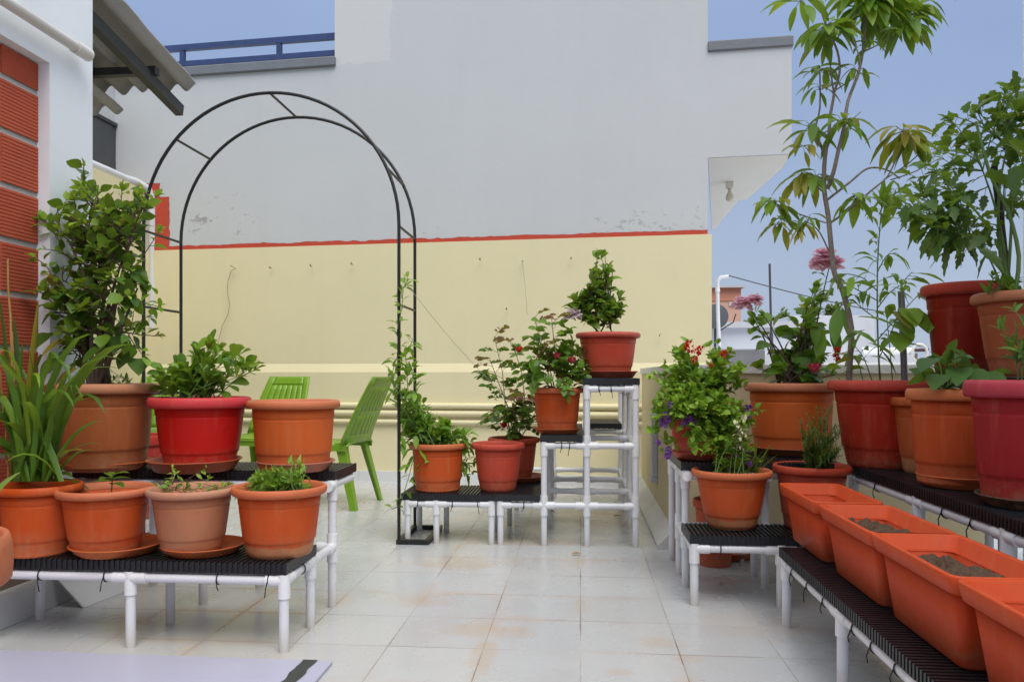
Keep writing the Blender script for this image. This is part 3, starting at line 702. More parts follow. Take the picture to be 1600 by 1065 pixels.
# ---------------------------------------------------------------- pots
def pot(px, Y, zb, H, RR, rb, c, label, fade=.2, rim_c=None, rim_fade=None, band=0, soil=.84, name='flower_pot', rimh=.12, cat='flower pot', feet=False):
    u, v = UV(px, Y); t = thing(name, label, cat, (u, v, zb))
    rt = RR * .87; ph = R(0, 6)
    def r(t_): return rb + (rt - rb) * (t_ ** .72)
    pr = [(rb * .96, .0), (rb, .006)]
    zs = [.03, .08, .14, .19]
    pr += [(r(z) * .985, z * H) for z in zs]
    pr += [(r(.20) * .99, .205 * H), (r(.22) * 1.012, .222 * H), (r(.24) * 1.016, .24 * H)]
    pr += [(r(z) * 1.012, z * H) for z in (.32, .42, .52, .62, .70, .715)]
    pr += [(r(.72) * .998, .725 * H), (r(.735) * 1.0, .735 * H), (r(.75) * 1.022, .752 * H), (r(.8) * 1.02, .81 * H), (rt * 1.0, .875 * H)]
    pr += [(rt * .965, .875 * H + .001), (rt * .94, .8 * H), (rb * .93, .04 * H), (rb * .3, .035 * H)]
    b = MB(); b.lathe(pr, 56, (u, v, zb), False, True, .006, ph); b.add([(u + rb * .96 * math.cos(a), v + rb * .96 * math.sin(a), zb) for a in [2 * PI * i / 32 for i in range(32)]], [tuple(reversed(range(32)))])
    if feet:
        for k in range(5):
            a = 2 * PI * k / 5 - 1.2
    b.build('pot_body', pot_mat(c, fade, band), t)
    h0 = (1 - rimh) * H
    rp = [(rt * .985, h0 - .001), (RR * .965, h0), (RR * .99, h0 + .006), (RR, h0 + rimh * H * .45), (RR * .99, h0 + rimh * H * .78), (RR * .965, H - .002), (RR * .935, H), (RR * .905, H - .004), (rt * .985, H - rimh * H * .6), (rt * .97, h0 + .001)]
    b = MB(); b.lathe(rp, 56, (u, v, zb), False, False, .006, ph)
    b.build('rim', pot_mat(rim_c or c, fade if rim_fade is None else rim_fade), t)
    if soil:
        b = MB(); zs_ = zb + H * soil; rs = rt * .955 * (.97 if soil < .8 else 1); vs = [(u, v, zs_ + .008)]; fs = []; nn = 28
        for k, q in enumerate((.3, .6, .85, 1.0)):
            for i in range(nn):
                a = 2 * PI * i / nn; vs.append((u + rs * q * math.cos(a), v + rs * q * math.sin(a), zs_ + .012 * noise.noise((a * 3 * q, q * 4, px)) - .004 * q))
        for i in range(nn): fs.append((0, 1 + i, 1 + (i + 1) % nn))
        for k in range(3):
            for i in range(nn):
                j = (i + 1) % nn; fs.append((1 + k * nn + i, 1 + (k + 1) * nn + i, 1 + (k + 1) * nn + j, 1 + k * nn + j))
        b.add(vs, fs); b.build('soil', SOIL, t)
    return t
def saucer(px, Y, zb, RR, c, label, h=.032, fade=.2):
    u, v = UV(px, Y)
    b = MB(); b.lathe([(RR * .80, 0), (RR * .83, .003), (RR * .95, h * .8), (RR * 1.0, h * .9), (RR, h), (RR * .965, h), (RR * .93, h * .8), (RR * .80, .010), (RR * .3, .008)], 56, (u, v, zb), True, True)
    o = b.build('saucer', pot_mat(c, fade), loc=(u, v, zb)); return tag(o, label, 'saucer')
OR = (.53, .077, .0125); OR2 = (.60, .112, .02); OR3 = (.60, .115, .017); TAN = (.42, .175, .09); BRN = (.36, .10, .03); CRI = (.56, .0115, .0095); COR = (.52, .065, .035); RED = (.38, .024, .011); PNK = (.31, .015, .021); BRK = (.36, .085, .036)
A = .279; B2 = .506
# left lower step
pot(62, 2.57, A, .225, .130, .098, OR, 'orange flower pot with strap-leaved lily at the left edge of the low step', .2)
saucer(184, 2.58, A, .146, OR2, 'wide orange saucer under the second orange pot from the left', .03); pot(166, 2.56, A + .011, .205, .150, .100, OR, 'orange flower pot with one leafy seedling standing off-centre in a wide saucer', .22, (.54, .16, .075), band=.018)
saucer(319, 2.58, A, .134, OR2, 'orange saucer under the faded tan pot', .028); pot(300, 2.56, A + .011, .205, .142, .092, TAN, 'dusty faded tan flower pot with sparse weeds on the low left step', .55, (.45, .25, .17), .7)
pot(437, 2.56, A, .222, .153, .104, OR, 'orange flower pot full of low bright green marigold leaves at the shelf corner', .15, (.55, .145, .06), band=.035)
# left upper step
saucer(165, 2.97, B2, .168, OR2, 'orange saucer under the big brown pot', .03); pot(162, 2.95, B2 + .011, .312, .197, .148, BRN, 'big brown flower pot with a tall leafy shrub on the upper left step', .3, (.42, .20, .11), .6)
saucer(304, 2.93, B2, .170, (.42, .06, .02), 'dark orange saucer under the crimson pot', .042, .1); pot(313, 2.93, B2 + .011, .262, .183, .122, CRI, 'crimson flower pot with a round-leaved jasmine bush on the upper left step', .03, (.60, .05, .06), .1, rimh=.15)
saucer(463, 2.93, B2, .143, (.50, .17, .12), 'pinkish saucer under the empty orange pot', .036); pot(459, 2.93, B2 + .011, .25, .172, .130, OR2, 'plain orange flower pot without a plant on the upper left step', .2, (.52, .16, .07), soil=.7)
# tall pot in the very near left corner
pot(-182, 1.35, 0, .572, .19, .14, OR2, 'orange pot rim cut off by the left edge of the photo, in the near foreground', .25, (.5, .15, .07), rimh=.15)
# red tall pot far behind
pot(218, 4.75, 0, .50, .165, .115, (.46, .035, .03), 'red pot standing on the floor behind the crimson pot and the arch', .1)
# middle
pot(684, 4.13, .257, .248, .151, .116, OR, 'orange flower pot with a climbing vine beside the arch foot', .2, (.55, .15, .06))
pot(778, 4.12, .257, .248, .143, .094, (.50, .06, .034), 'plain red flower pot in front on the lowest middle step', .15, (.48, .06, .04))
saucer(812, 4.5, .257, .15, (.40, .07, .03), 'red saucer under the rose pot at the back of the lowest step', .03); pot(803, 4.5, .268, .235, .150, .1, (.42, .06, .03), 'red pot with thin rose bush standing behind the front red pot', .15)
saucer(871, 4.09, .559, .123, OR2, 'thin orange saucer under the rose pot on the middle step', .026); pot(870.5, 4.09, .570, .225, .139, .1, OR, 'orange flower pot with leafy budding rose on the middle step', .15, (.55, .14, .06))
saucer(953, 4.11, .846, .146, (.42, .05, .028), 'dark red saucer on the top step of the middle shelf', .036); pot(950, 4.11, .857, .225, .171, .114, COR, 'coral red flower pot with dark hibiscus on the top step', .15, (.50, .09, .065))
# right corner shelf
pot(1143, 3.07, .267, .225, .156, .09, OR, 'orange flower pot with mud-stained foot at the front of the right corner shelf', .2, (.54, .14, .055), band=.038, soil=.78)
saucer(1094, 3.31, .510, .125, COR, 'red saucer under the pot of red and purple flowers', .03); pot(1098, 3.31, .521, .235, .158, .115, (.48, .055, .034), 'red pot overgrown by red and purple flowering plants', .15)
saucer(1236, 3.50, .510, .185, (.40, .09, .03), 'dark orange saucer under the very large terracotta pot', .034); pot(1236, 3.50, .521, .305, .203, .158, OR3, 'very large terracotta pot with pink hibiscus in the right corner', .25, (.50, .18, .09), .5)
pot(1268, 3.05, .267, .245, .148, .1, (.40, .05, .026), 'dark red pot with feathery fern behind the first orange planter', .15)
saucer(1141, 3.7, .001, .122, (.40, .07, .03), 'brick red saucer lying on the floor under the right corner shelf', .036)
pot(1117, 3.55, 0, .30, .10, .07, (.48, .09, .045), 'small orange pot on the floor behind the mud-stained pot', .2)
# tall right shelf
pot(1378, 3.06, B2, .335, .20, .125, RED, 'large dark red pot with a young mango tree on the right shelf', .1, (.46, .06, .04))
pot(1447, 2.86, B2, .275, .122, .075, (.42, .09, .025), 'narrow orange pot with pale mud-stained foot half hidden on the right shelf', .3, band=.05, soil=.8)
saucer(1500, 2.50, B2, .128, OR2, 'orange saucer with pale lip under the vine pot on the right shelf', .038, .3); pot(1491, 2.50, B2 + .011, .30, .142, .108, (.46, .07, .015), 'tall orange pot with a heart-leaved vine on the right shelf', .2, (.52, .16, .06))
saucer(1612, 2.12, B2, .135, (.03, .028, .028), 'black saucer under the raspberry pink pot at the right edge', .03, 0); pot(1607, 2.12, B2 + .011, .33, .156, .11, PNK, 'raspberry pink pot cut off by the right edge of the photo', .05, (.40, .04, .065), .1, rimh=.14)
pot(1512, 2.93, .854, .345, .160, .105, (.25, .012, .005), 'dark red empty pot on the topmost right tier', .08, (.44, .055, .035))
pot(1600, 2.565, .854, .275, .155, .092, BRK, 'brown terracotta pot with staked tomato plant on the topmost right tier', .3, (.42, .17, .09), .5)
# long planters
PL = pot_mat((.54, .058, .014), .06); PLR = pot_mat((.58, .072, .018), .1)
planter_labels = ['orange long planter farthest from the camera, empty, beside the fern pot', 'second orange long planter from the back, with dry soil', 'third orange long planter from the back, ribbed and filled with dry soil', 'nearest orange long planter, cut off by the lower right corner']
for i, vc_ in enumerate((2.715, 2.24, 1.81, 1.365)):
    uc = .828; zb = .269; H = .198
    t = thing('long_planter', planter_labels[i], 'planter', (uc, vc_, zb), 0, 'orange planters in a row on the right shelf')
    hx0, hy0, hx1, hy1 = .068, .178, .092, .205
    def rg(f, z, ins=0): return rrect(uc, vc_, hx0 + (hx1 - hx0) * f - ins, hy0 + (hy1 - hy0) * f - ins, .022, zb + z, 5)
    b = MB(); b.loft([rg(0, 0, .006), rg(0, .006), rg(.4, H * .42), rg(.8, H * .82), rg(.8, H * .82, .003), rg(.5, H * .5, .005), rg(.05, .02, .008)], True, True); b.build('body', PL, t)
    def rr(d, z, r=.024): return rrect(uc, vc_, hx1 + d, hy1 + d, r, zb + z, 5)
    b = MB(); b.loft([rr(-.010, H * .80), rr(.006, H * .802), rr(.009, H * .815), rr(.016, H * .985), rr(.014, H), rr(.007, H), rr(.003, H * .985), rr(-.0075, H * .80), rr(-.009, H * .795)]); b.build('rim', PLR, t)
    lvl = (.24, .74, .74, .70)[i] * H; f = lvl / H
    b = MB(); nx, ny = 26, 56; vs = []; hx, hy = hx0 + (hx1 - hx0) * f - .007, hy0 + (hy1 - hy0) * f - .007
    for j in range(ny + 1):
        for k in range(nx + 1):
            x = uc + hx * (2 * k / nx - 1); y = vc_ + hy * (2 * j / ny - 1)
            vs.append((x, y, zb + lvl + .020 * (1 - (2 * k / nx - 1) ** 2) * (1 - (2 * j / ny - 1) ** 2) + .020 * noise.noise((x * 42, y * 42, 1)) + .008 * noise.noise((x * 110, y * 110, 7)) + .020 * noise.noise((x * 7, y * 7, 4))))
    b.add(vs, [(j * (nx + 1) + k, j * (nx + 1) + k + 1, (j + 1) * (nx + 1) + k + 1, (j + 1) * (nx + 1) + k) for j in range(ny) for k in range(nx)]); b.build('soil', SOIL, t)
# ---------------------------------------------------------------- garden arch
ar = thing('garden_arch', 'black steel garden arch over the terrace with rungs between its two hoops', 'arch', (-1.45, 4.1, 0))
def hoop(v, du, n=40):
    uL, uR, ztop = -2.285 + du, -.922 + du, 2.32; r = (uR - uL) / 2; c = (uL + uR) / 2; zc = ztop - r * 1.02
    pts = [(uL, v, 0), (uL, v, zc * .5), (uL, v, zc)] + [(c - r * math.cos(PI * k / n), v, zc + r * 1.02 * math.sin(PI * k / n)) for k in range(1, n)] + [(uR, v, zc), (uR, v, zc * .5), (uR, v, 0)]
    return pts, uL, uR, c, r, zc
hv0, hv1 = 3.915, 4.30
for v in (hv0, hv1):
    pts, uL, uR, c, r, zc = hoop(v, .0); b = MB(); b.tube(pts, .0088, 10); b.build('hoop', BLACK, ar)
for q in (.5 * PI, .235 * PI, .86 * PI):
    x, z = c - r * math.cos(q), zc + r * 1.02 * math.sin(q); b = MB(); b.tube([(x, hv0, z), (x, hv1, z)], .0068, 8); b.build('rung', BLACK, ar)
for x in (uL, uR):
    for z in (.22, .76, 1.22, 1.62):
        b = MB(); b.tube([(x, hv0, z), (x, hv1, z)], .0068, 8); b.build('rung', BLACK, ar)
    b = MB()
    for v in (hv0, hv1): b.bar((x - .012, v, .013), (x + .155, v, .013), .024, .024)
    for xx in (x, x + .145): b.bar((xx, hv0 + .012, .013), (xx, hv1 - .012, .013), .024, .024)
    b.build('foot_frame', BLACK, ar)
# ---------------------------------------------------------------- plastic chairs
GRN = plain('lime green plastic', (.165, .32, .012), .35, .08, 3)
def chair(label, loc, rz):
    t = thing('plastic_chair', label, 'chair', loc, rz, 'lime green plastic chairs')
    t.rotation_euler = (0, 0, rz)
    def B(mb, name): return mb.build(name, GRN, t, True)
    # seat (front is -y)
    b = MB(); rings = []
    n = 16
    def seat_h(y): return .43 - .018 * math.sin(PI * max(0, min(1, (y + .22) / .44))) + (.0 if y > -.16 else -(-.16 - y) * .45)
    vs = []; m = 14
    for lay in (0, -.012):
        for j in range(n + 1):
            y = -.22 + .43 * j / n; hw = .225 - .02 * (j / n)
            for k in range(m + 1):
                x = hw * (2 * k / m - 1); e = abs(2 * k / m - 1)
                vs.append((x, y, seat_h(y) + lay - (.02 * max(0, e - .86) / .14)))
    w = m + 1; o = w * (n + 1); fs = []
    for j in range(n):
        for k in range(m):
            a = j * w + k; fs += [(a, a + 1, a + w + 1, a + w), (o + a, o + a + w, o + a + w + 1, o + a + 1)]
    for k in range(m): fs += [(k, o + k, o + k + 1, k + 1), (n * w + k, n * w + k + 1, o + n * w + k + 1, o + n * w + k)]
    for j in range(n): fs += [(j * w, (j + 1) * w, o + (j + 1) * w, o + j * w), (j * w + m, o + j * w + m, o + (j + 1) * w + m, (j + 1) * w + m)]
    b.add(vs, fs)
    b.box(-.21, .21, -.215, -.203, .36, .412); b.box(-.222, -.212, -.20, .2, .375, .415); b.box(.212, .222, -.20, .2, .375, .415)
    B(b, 'seat')
    # backrest: frame of two side wings, top and bottom rails, slats
    def bk(x, z):    # y of the back surface: leans back, wings curve forward
        f = (z - .42) / .43; return .20 + .17 * f ** 1.15 - .45 * x * x * (1.1 - f * .6)
    def strip(b, xs0, xs1, z0, z1, nz=8, nx=3, th=.012):
        vs = []
        for lay in (0, th):
            for j in range(nz + 1):
                z = z0 + (z1 - z0) * j / nz
                f = j / nz
                for k in range(nx + 1):
                    xa, xb = xs0(z), xs1(z); x = xa + (xb - xa) * k / nx; vs.append((x, bk(x, z) + lay, z))
        w = nx + 1; o = w * (nz + 1); fs = []
        for j in range(nz):
            for k in range(nx):
                a = j * w + k; fs += [(a, a + 1, a + w + 1, a + w), (o + a, o + a + w, o + a + w + 1, o + a + 1)]
        for k in range(nx): fs += [(k, o + k, o + k + 1, k + 1), (nz * w + k, nz * w + k + 1, o + nz * w + k + 1, o + nz * w + k)]
        for j in range(nz): fs += [(j * w, (j + 1) * w, o + (j + 1) * w, o + j * w), (j * w + nx, o + j * w + nx, o + (j + 1) * w + nx, (j + 1) * w + nx)]
        b.add(vs, fs)
    def half(z):
        f = max(0, min(1, (z - .42) / .43)); return .245 - .06 * f ** 1.3
    b = MB()
    strip(b, lambda z: -half(z), lambda z: -half(z) + .055, .42, .85); strip(b, lambda z: half(z) - .055, lambda z: half(z), .42, .85)
    strip(b, lambda z: -half(z) + .055, lambda z: half(z) - .055, .785, .85, 4, 10); strip(b, lambda z: -half(z) + .055, lambda z: half(z) - .055, .42, .47, 4, 10)
    strip(b, lambda z: -half(z) + .055, lambda z: half(z) - .055, .60, .622, 2, 10)
    for i in range(6):
        for z0, z1 in ((.47, .60), (.622, .785)):
            strip(b, lambda z, i=i: (-half(z) + .055) + (2 * half(z) - .11) * (i + .03) / 6, lambda z, i=i: (-half(z) + .055) + (2 * half(z) - .11) * (i + .97) / 6, z0, z1, 4, 2)
    B(b, 'backrest')
    for sx in (-1, 1):
        for back in (0, 1):
            x0, y0, x1, y1 = sx * .195, (-.195, .175)[back], sx * .235, (-.235, .275)[back]
            b = MB(); zt = .425
            # tapered L-section leg
            rings = []
            for f in (0, .5, 1):
                x, y = x0 + (x1 - x0) * f, y0 + (y1 - y0) * f; w = .062 - .022 * f; z = zt * (1 - f); ys = 1 if back else -1
                L = [(0, 0), (-w * sx, 0), (-w * sx, -.009 * ys), (-.009 * sx, -.009 * ys), (-.009 * sx, -w * ys), (0, -w * ys)]
                rings.append([(x + a, y + c_, z) for a, c_ in L])
            b.loft(rings, True, True, flat=True); B(b, 'leg')
    return t
u, v = UV(404, 5.75); chair('lime green plastic chair facing the camera behind the empty orange pot', (u, v, 0), -.28)
u, v = UV(530, 5.2); chair('lime green plastic chair seen side-on with its slatted back to the right', (u - .06, v + .02, 0), -PI / 2 - .12)
u, v = UV(262, 5.7); chair('lime green plastic chair mostly hidden behind the crimson pot', (u, v, 0), .5)
# fallen leaves on the floor
DRY = plain('dry yellow leaf', (.42, .24, .05), .8, .3, 30)
for px, py, L, rz, lab in ((893, 867, .05, .2, 'small dry yellow leaf lying on open floor in front of the middle shelf'), (1003, 792, .06, 1.0, 'yellow leaf by the parapet foot beside the middle shelf'), (1011, 797, .05, 2.6, 'brownish leaf beside the parapet foot right of the middle shelf'), (958, 808, .05, .4, 'small brown leaf on the floor under the middle shelf'), (1124, 915, .03, .8, 'tiny dark leaf scrap under the right corner shelf')):
    Y = EYE * F / (py - HOR); u, v = UV(px, Y)
    b = MB(); b.leaf((u, v, .006), (math.cos(rz), math.sin(rz), .15), L, L * .45, 'ovate', .5, .25)
    tag(b.build('fallen_leaf', DRY, loc=(u, v, 0)), lab, 'leaf', 'fallen leaves')
# ---------------------------------------------------------------- plants
def rvec(): 
    while True:
        q = Vector((R(-1, 1), R(-1, 1), R(-1, 1)))
        if .1 < q.length < 1: return q.normalized()
def curve(a, c, bow=.12, n=7, up=.3):
    a, c = Vector(a), Vector(c); L = (c - a).length; mid = (a + c) / 2 + rvec() * L * bow + Vector((0, 0, L * bow * up))
    mid = mid + (Vector((a.x, a.y, 0)) - Vector((c.x, c.y, 0))) * .18
    return [a * (1 - t) ** 2 + mid * 2 * t * (1 - t) + c * t * t for t in [k / n for k in range(n + 1)]]
def on(pts, t):
    f = t * (len(pts) - 1); i = min(int(f), len(pts) - 2); d = pts[i + 1] - pts[i]
    return pts[i] + d * (f - i), d.normalized()
def sample(ells, Y, dY):
    tot = sum(e[4] for e in ells); x = R(0, tot)
    for e in ells:
        x -= e[4]
        if x <= 0: break
    while True:
        a, c_, d = R(-1, 1), R(-1, 1), R(-1, 1)
        if a * a + c_ * c_ + d * d < 1: break
    return P(e[0] + a * e[2], e[1] + c_ * e[3], Y + d * dY * (e[5] if len(e) > 5 else 1) + (e[6] if len(e) > 6 else 0))
class Plant:
    def __init__(s, label, cat, base, name='potted_plant', group=None):
        s.t = thing(name, label, cat, base, 0, group); s.st = MB(); s.lf = {}; s.base = Vector(base); s.fl = []
    def leaves(s, key='foliage'): return s.lf.setdefault(key, MB())
    def done(s, mats, bark):
        if s.st.v: s.st.build('stem', bark, s.t)
        for k, b in s.lf.items():
            if b.v: b.build(k, mats[k] if isinstance(mats, dict) else mats, s.t)
        return s.t
def stem_leaves(b, pts, n, L, asp, shape, t0=.3, tint=(.3, .7), droop=.6, fold=.25, outw=.8, upw=.25, opp=False, petiole=None, stm=None):
    for k in range(n):
        t = t0 + (1 - t0) * (k + R(.2, .8)) / n; p, d = on(pts, min(t, 1))
        for q in range(2 if opp else 1):
            side = d.cross(rvec()).normalized() if q == 0 else -side
            dr = side * outw + d * R(.2, .7) + Vector((0, 0, upw))
            ll = R(*L) * R(.62, 1.08)
            pp = p
            if petiole:
                pp = p + dr.normalized() * petiole * R(.6, 1.2)
                if stm is not None: stm.tube([p, (p + pp) / 2 + Vector((0, 0, petiole * .1)), pp], .0011, 4, False)
            b.leaf(pp, dr, ll, ll * R(asp * .85, asp * 1.15), shape, fold * R(.4, 1.4), droop * R(.5, 1.5), tint[0] + (tint[1] - tint[0]) * t ** 1.5 + R(-.14, .14), R(-.9, .9))
def tipleaves(b, pts, n, L, asp, shape, tint, droop=.5, upw=.5):
    p, d = pts[-1], (pts[-1] - pts[-2]).normalized()
    for k in range(n):
        dr = d * .8 + rvec() * .7 + Vector((0, 0, upw * .4)); ll = R(*L)
        b.leaf(p - d * R(0, .02), dr, ll, ll * asp, shape, .35, droop, tint + R(-.1, .1), R(-.5, .5))
def bush(label, cat, basepx, Y, ells, n, dY, L, asp, shape, mats, bark, nl=6, tint=(.2, .7), base_r=.05, thick=(.004, .0015), twigs=2, twigL=.10, t0=.35, droop=.6, bow=.12, young=None, name='potted_plant', outw=.8, upw=.25, petiole=None, basez=None, opp=False, mains=0, fold=.25):
    base = P(basepx[0], basepx[1], Y)
    if basez is not None: base.z = basez
    pl = Plant(label, cat, base, name); lf = pl.leaves()
    trunks = []
    for _ in range(mains):
        a = base + Vector((R(-1, 1), R(-1, 1), 0)) * base_r; tp = sample(ells, Y, dY); pts = curve(a, a + (tp - a) * R(.7, .95), bow, 8)
        pl.st.tube(pts, [thick[0] + (thick[1] - thick[0]) * k / 8 for k in range(9)], 6); trunks.append(pts)
    for _ in range(n):
        tp = sample(ells, Y, dY)
        if trunks:
            best = min(((on(tr, q / 10)[0] + Vector((0, 0, .35 * (tp - on(tr, q / 10)[0]).length)) - tp).length, ti, q / 10) for ti, tr in enumerate(trunks) for q in range(2, 10))
            a = on(trunks[best[1]], best[2])[0]; r0 = thick[1] * 1.3
        else:
            a = base + Vector((R(-1, 1), R(-1, 1), 0)) * base_r; r0 = thick[0]
        pts = curve(a, tp, bow, 7); pl.st.tube(pts, [r0 + (thick[1] * .7 - r0) * k / 7 for k in range(8)], 5)
        stem_leaves(lf, pts, nl, L, asp, shape, t0 if not trunks else .15, tint, droop, fold, outw, upw, opp, petiole, pl.st)
        tb = pl.leaves('young_leaves') if young else lf
        tipleaves(tb, pts, 3, (L[0] * .5, L[0] * .9), asp, shape, tint[1] + .12, droop * .5)
        for _ in range(twigs):
            p, d = on(pts, R(t0, .95)); dr = (d * .6 + rvec() * .8 + Vector((0, 0, .3))).normalized(); e = p + dr * twigL * R(.5, 1.1)
            tw = curve(p, e, .15, 4); pl.st.tube(tw, [thick[1], thick[1] * .8, thick[1] * .7, thick[1] * .6, thick[1] * .5], 4)
            stem_leaves(lf, tw, max(2, nl // 2), L, asp, shape, .15, tint, droop, fold, outw, upw, opp, petiole, pl.st)
            tipleaves(tb, tw, 2, (L[0] * .5, L[0] * .9), asp, shape, tint[1] + .1, droop * .5)
    pl.mats = {'foliage': mats, 'young_leaves': young or mats}; pl.bark = bark
    return pl
def fin(pl): return pl.done(pl.mats, pl.bark)
def petal(name, c, tr):
    m, nt, bs, out = nodes(name); n = noise_tex(nt, coords(nt), 30); col = mixc(nt, n, tuple(x * .8 for x in c), c); nt.links.new(col, bs.inputs['Base Color']); bs.inputs['Roughness'].default_value = .6
    t_ = nt.nodes.new('ShaderNodeBsdfTranslucent'); nt.links.new(col, t_.inputs[0]); mx = nt.nodes.new('ShaderNodeMixShader'); mx.inputs[0].default_value = tr
    nt.links.new(bs.outputs[0], mx.inputs[1]); nt.links.new(t_.outputs[0], mx.inputs[2]); nt.links.new(mx.outputs[0], out.inputs[0]); return m
PINK = petal('pink petal', (.90, .56, .66), .55); PALEP = petal('pale pink petal', (.80, .66, .72), .5)
SCAR = petal('scarlet petal', (.75, .03, .018), .4); VIO = petal('violet petal', (.36, .09, .55), .4); BUDR = plain('crimson bud', (.45, .03, .055), .5, .3, 30); CREAM = plain('cream variegated leaf', (.52, .50, .28), .6, .2, 30)
def flower(pl, p, kind, r, mat, name='flower', label=None):
    b = MB(); p = Vector(p)
    if kind == 'ruffle':
        for ring, n, up in ((1, 7, -.25), (.95, 7, .35), (.85, 7, .9), (.7, 6, 1.8)):
            for k in range(n):
                a = 2 * PI * k / n + R(0, .6); dr = Vector((math.cos(a), math.sin(a), up)); b.leaf(p + Vector((0, 0, R(-.1, .1) * r)), dr, r * ring * R(.85, 1.15), r * ring * .85, 'petal', R(-.5, .7), R(.2, .9), .5, R(-.5, .5))
    elif kind == 'cluster':
        for k in range(16):
            q = p + rvec() * r * R(.2, .75); 
            for j in range(5):
                dr = (q - p).normalized() * .6 + rvec() * .8; b.leaf(q, dr, r * .42, r * .3, 'petal', .2, .4, .5)
    elif kind == 'bud':
        b.lathe([(r * .25, -r * .9), (r * .75, -r * .4), (r * .85, 0), (r * .6, r * .55), (r * .2, r * .9)], 10, p, True, True, .12, R(0, 3))
        for k in range(7):
            a = 2 * PI * k / 7; b.leaf(p + Vector((math.cos(a), math.sin(a), -.5)) * r * .5, (math.cos(a) * .5, math.sin(a) * .5, 1), r * 1.3, r * .9, 'petal', -.6, -.3, .5)
    b.build(name, mat, pl.t, label=label)
# strap-leaved lily, left edge
lil = Plant('strap-leaved lily with long arching leaves and tan dry stalks at the left edge', 'plant', P(60, 752, 2.57), 'lily_plant')
lf = lil.leaves()
def strap(base, tip, L, W, tint, droop, key='foliage', bend=0):
    base, tip = Vector(base), Vector(tip); d = (tip - base); lil.leaves(key).leaf(base, d + Vector((0, 0, droop * d.length * .55)), L * d.length, W, 'strap', .35, droop, tint, bend)
strapl = [(62, 690, 160, 540, .05), (68, 700, 58, 600, .05), (70, 720, 118, 700, .035), (70, 700, 25, 660, .045), (80, 725, 145, 655, .02), (45, 720, -25, 610, .045), (40, 730, -30, 680, .04), (85, 740, 108, 745, .035), (50, 735, 0, 690, .04), (78, 730, 100, 650, .045), (60, 740, 38, 700, .04), (75, 735, 92, 600, .025), (56, 735, -5, 640, .045), (66, 738, 128, 770, .035), (60, 738, 75, 640, .05), (30, 735, 8, 560, .03), (70, 725, 140, 690, .028), (64, 730, 50, 560, .028)]
for x0, y0, x1, y1, W in strapl:
    dy = R(-.10, .10); a = P(60 + (x0 - 60) * .6, 752, 2.57 + R(-.05, .05)); c_ = P(x1, y1, 2.57 + dy); lil.leaves().leaf(a, (c_ - a) + Vector((0, 0, .5 * (c_ - a).length)), (c_ - a).length * 1.2, W * .8, 'strap', .3, 1.0, R(.25, .6), R(-.4, .4))
for _ in range(26):
    a = P(60 + R(-40, 40), 752, 2.57 + R(-.08, .08)); c_ = P(R(-40, 150), R(520, 720), 2.57 + R(-.16, .14)); lil.leaves().leaf(a, (c_ - a) + Vector((0, 0, .6 * (c_ - a).length)), (c_ - a).length * 1.25, R(.012, .024), 'strap', .35, R(.9, 1.5), R(.15, .8), R(-.5, .5))
for x1, y1, W in ((60, 475, .022), (22, 500, .020), (35, 540, .018), (4, 560, .03), (0, 470, .018), (120, 560, .022), (98, 585, .016)):
    a = P(30 + R(-12, 14), 752, 2.62); c_ = P(x1, y1, 2.62 + R(-.06, .06)); lil.leaves('dry_leaves' if x1 in (60, 98) else 'foliage').leaf(a, (c_ - a) + Vector((0, 0, .03)), (c_ - a).length * 1.03, W, 'strap', .4, .12, R(.1, .4))
b = MB()
for x0, x1, y1, r in ((22, 13, 405, .006), (28, 20, 520, .004), (14, 2, 580, .004), (33, 30, 560, .0035)):
    a = P(x0, 752, 2.63); c_ = P(x1, y1, 2.63); b.tube([a + (c_ - a) * k / 8 + rvec() * .004 for k in range(9)], [r * (1.1 - .6 * k / 8) for k in range(9)], 6)
b.build('dry_stalk', plain('tan reed stalk', (.36, .21, .06), .6, .3, 12), lil.t)
lil.done({'foliage': LF_MID, 'dry_leaves': LF_YELLOW}, BARK_G)
# lone strap leaf in the near left pot
nl_ = Plant('green strap leaf hanging from the pot cut off by the left edge', 'plant', P(-60, 800, 1.35), 'lily_plant')
nl_.leaves().leaf(P(-60, 845, 1.35), P(6, 740, 1.35) - P(-60, 845, 1.35), .16, .03, 'strap', .3, .5, .6); nl_.leaves().leaf(P(-60, 845, 1.35), P(-90, 700, 1.35) - P(-60, 845, 1.35), .16, .03, 'strap', .3, .5, .6); nl_.done(LF_LIGHT, BARK_G)
# big shrub, brown pot
pl = bush('tall dense dark-leaved shrub with woody stems in the big brown pot', 'shrub', (150, 607), 2.95, [(150, 420, 85, 90, 5), (165, 345, 65, 40, 3), (105, 490, 45, 75, 3), (128, 305, 14, 25, .6), (215, 330, 28, 45, 2), (205, 470, 25, 60, 1.5), (140, 530, 55, 40, 2.5), (85, 340, 30, 25, 1)], 80, .2, (.04, .08), .78, 'ovate', LF_DARK, BARK_D, 4, (.15, .85), .05, (.010, .0028), 2, .09, .3, .55, .1, young=LF_LIGHT, name='flowering_shrub', mains=9, upw=.15, petiole=.012)
for x, y in ((90, 560), (160, 540), (100, 530), (85, 575), (190, 525), (215, 560), (120, 575), (75, 520), (205, 548)):
    p = P(x, y, 2.85 + R(-.05, .08)); pl.leaves().leaf(p, (R(-.4, .4), -.6, -.5), .10, .075, 'heart', .15, .3, R(.2, .4))
for pts in ([(150, 607), (170, 560), (195, 500), (215, 450)], [(150, 605), (155, 520), (172, 400), (172, 330)], [(140, 605), (120, 480), (85, 430)], [(145, 605), (140, 450), (110, 380)]):
    pl.st.tube([P(x, y, 2.90) for x, y in pts], [.009, .007, .005, .003][:len(pts)], 6)
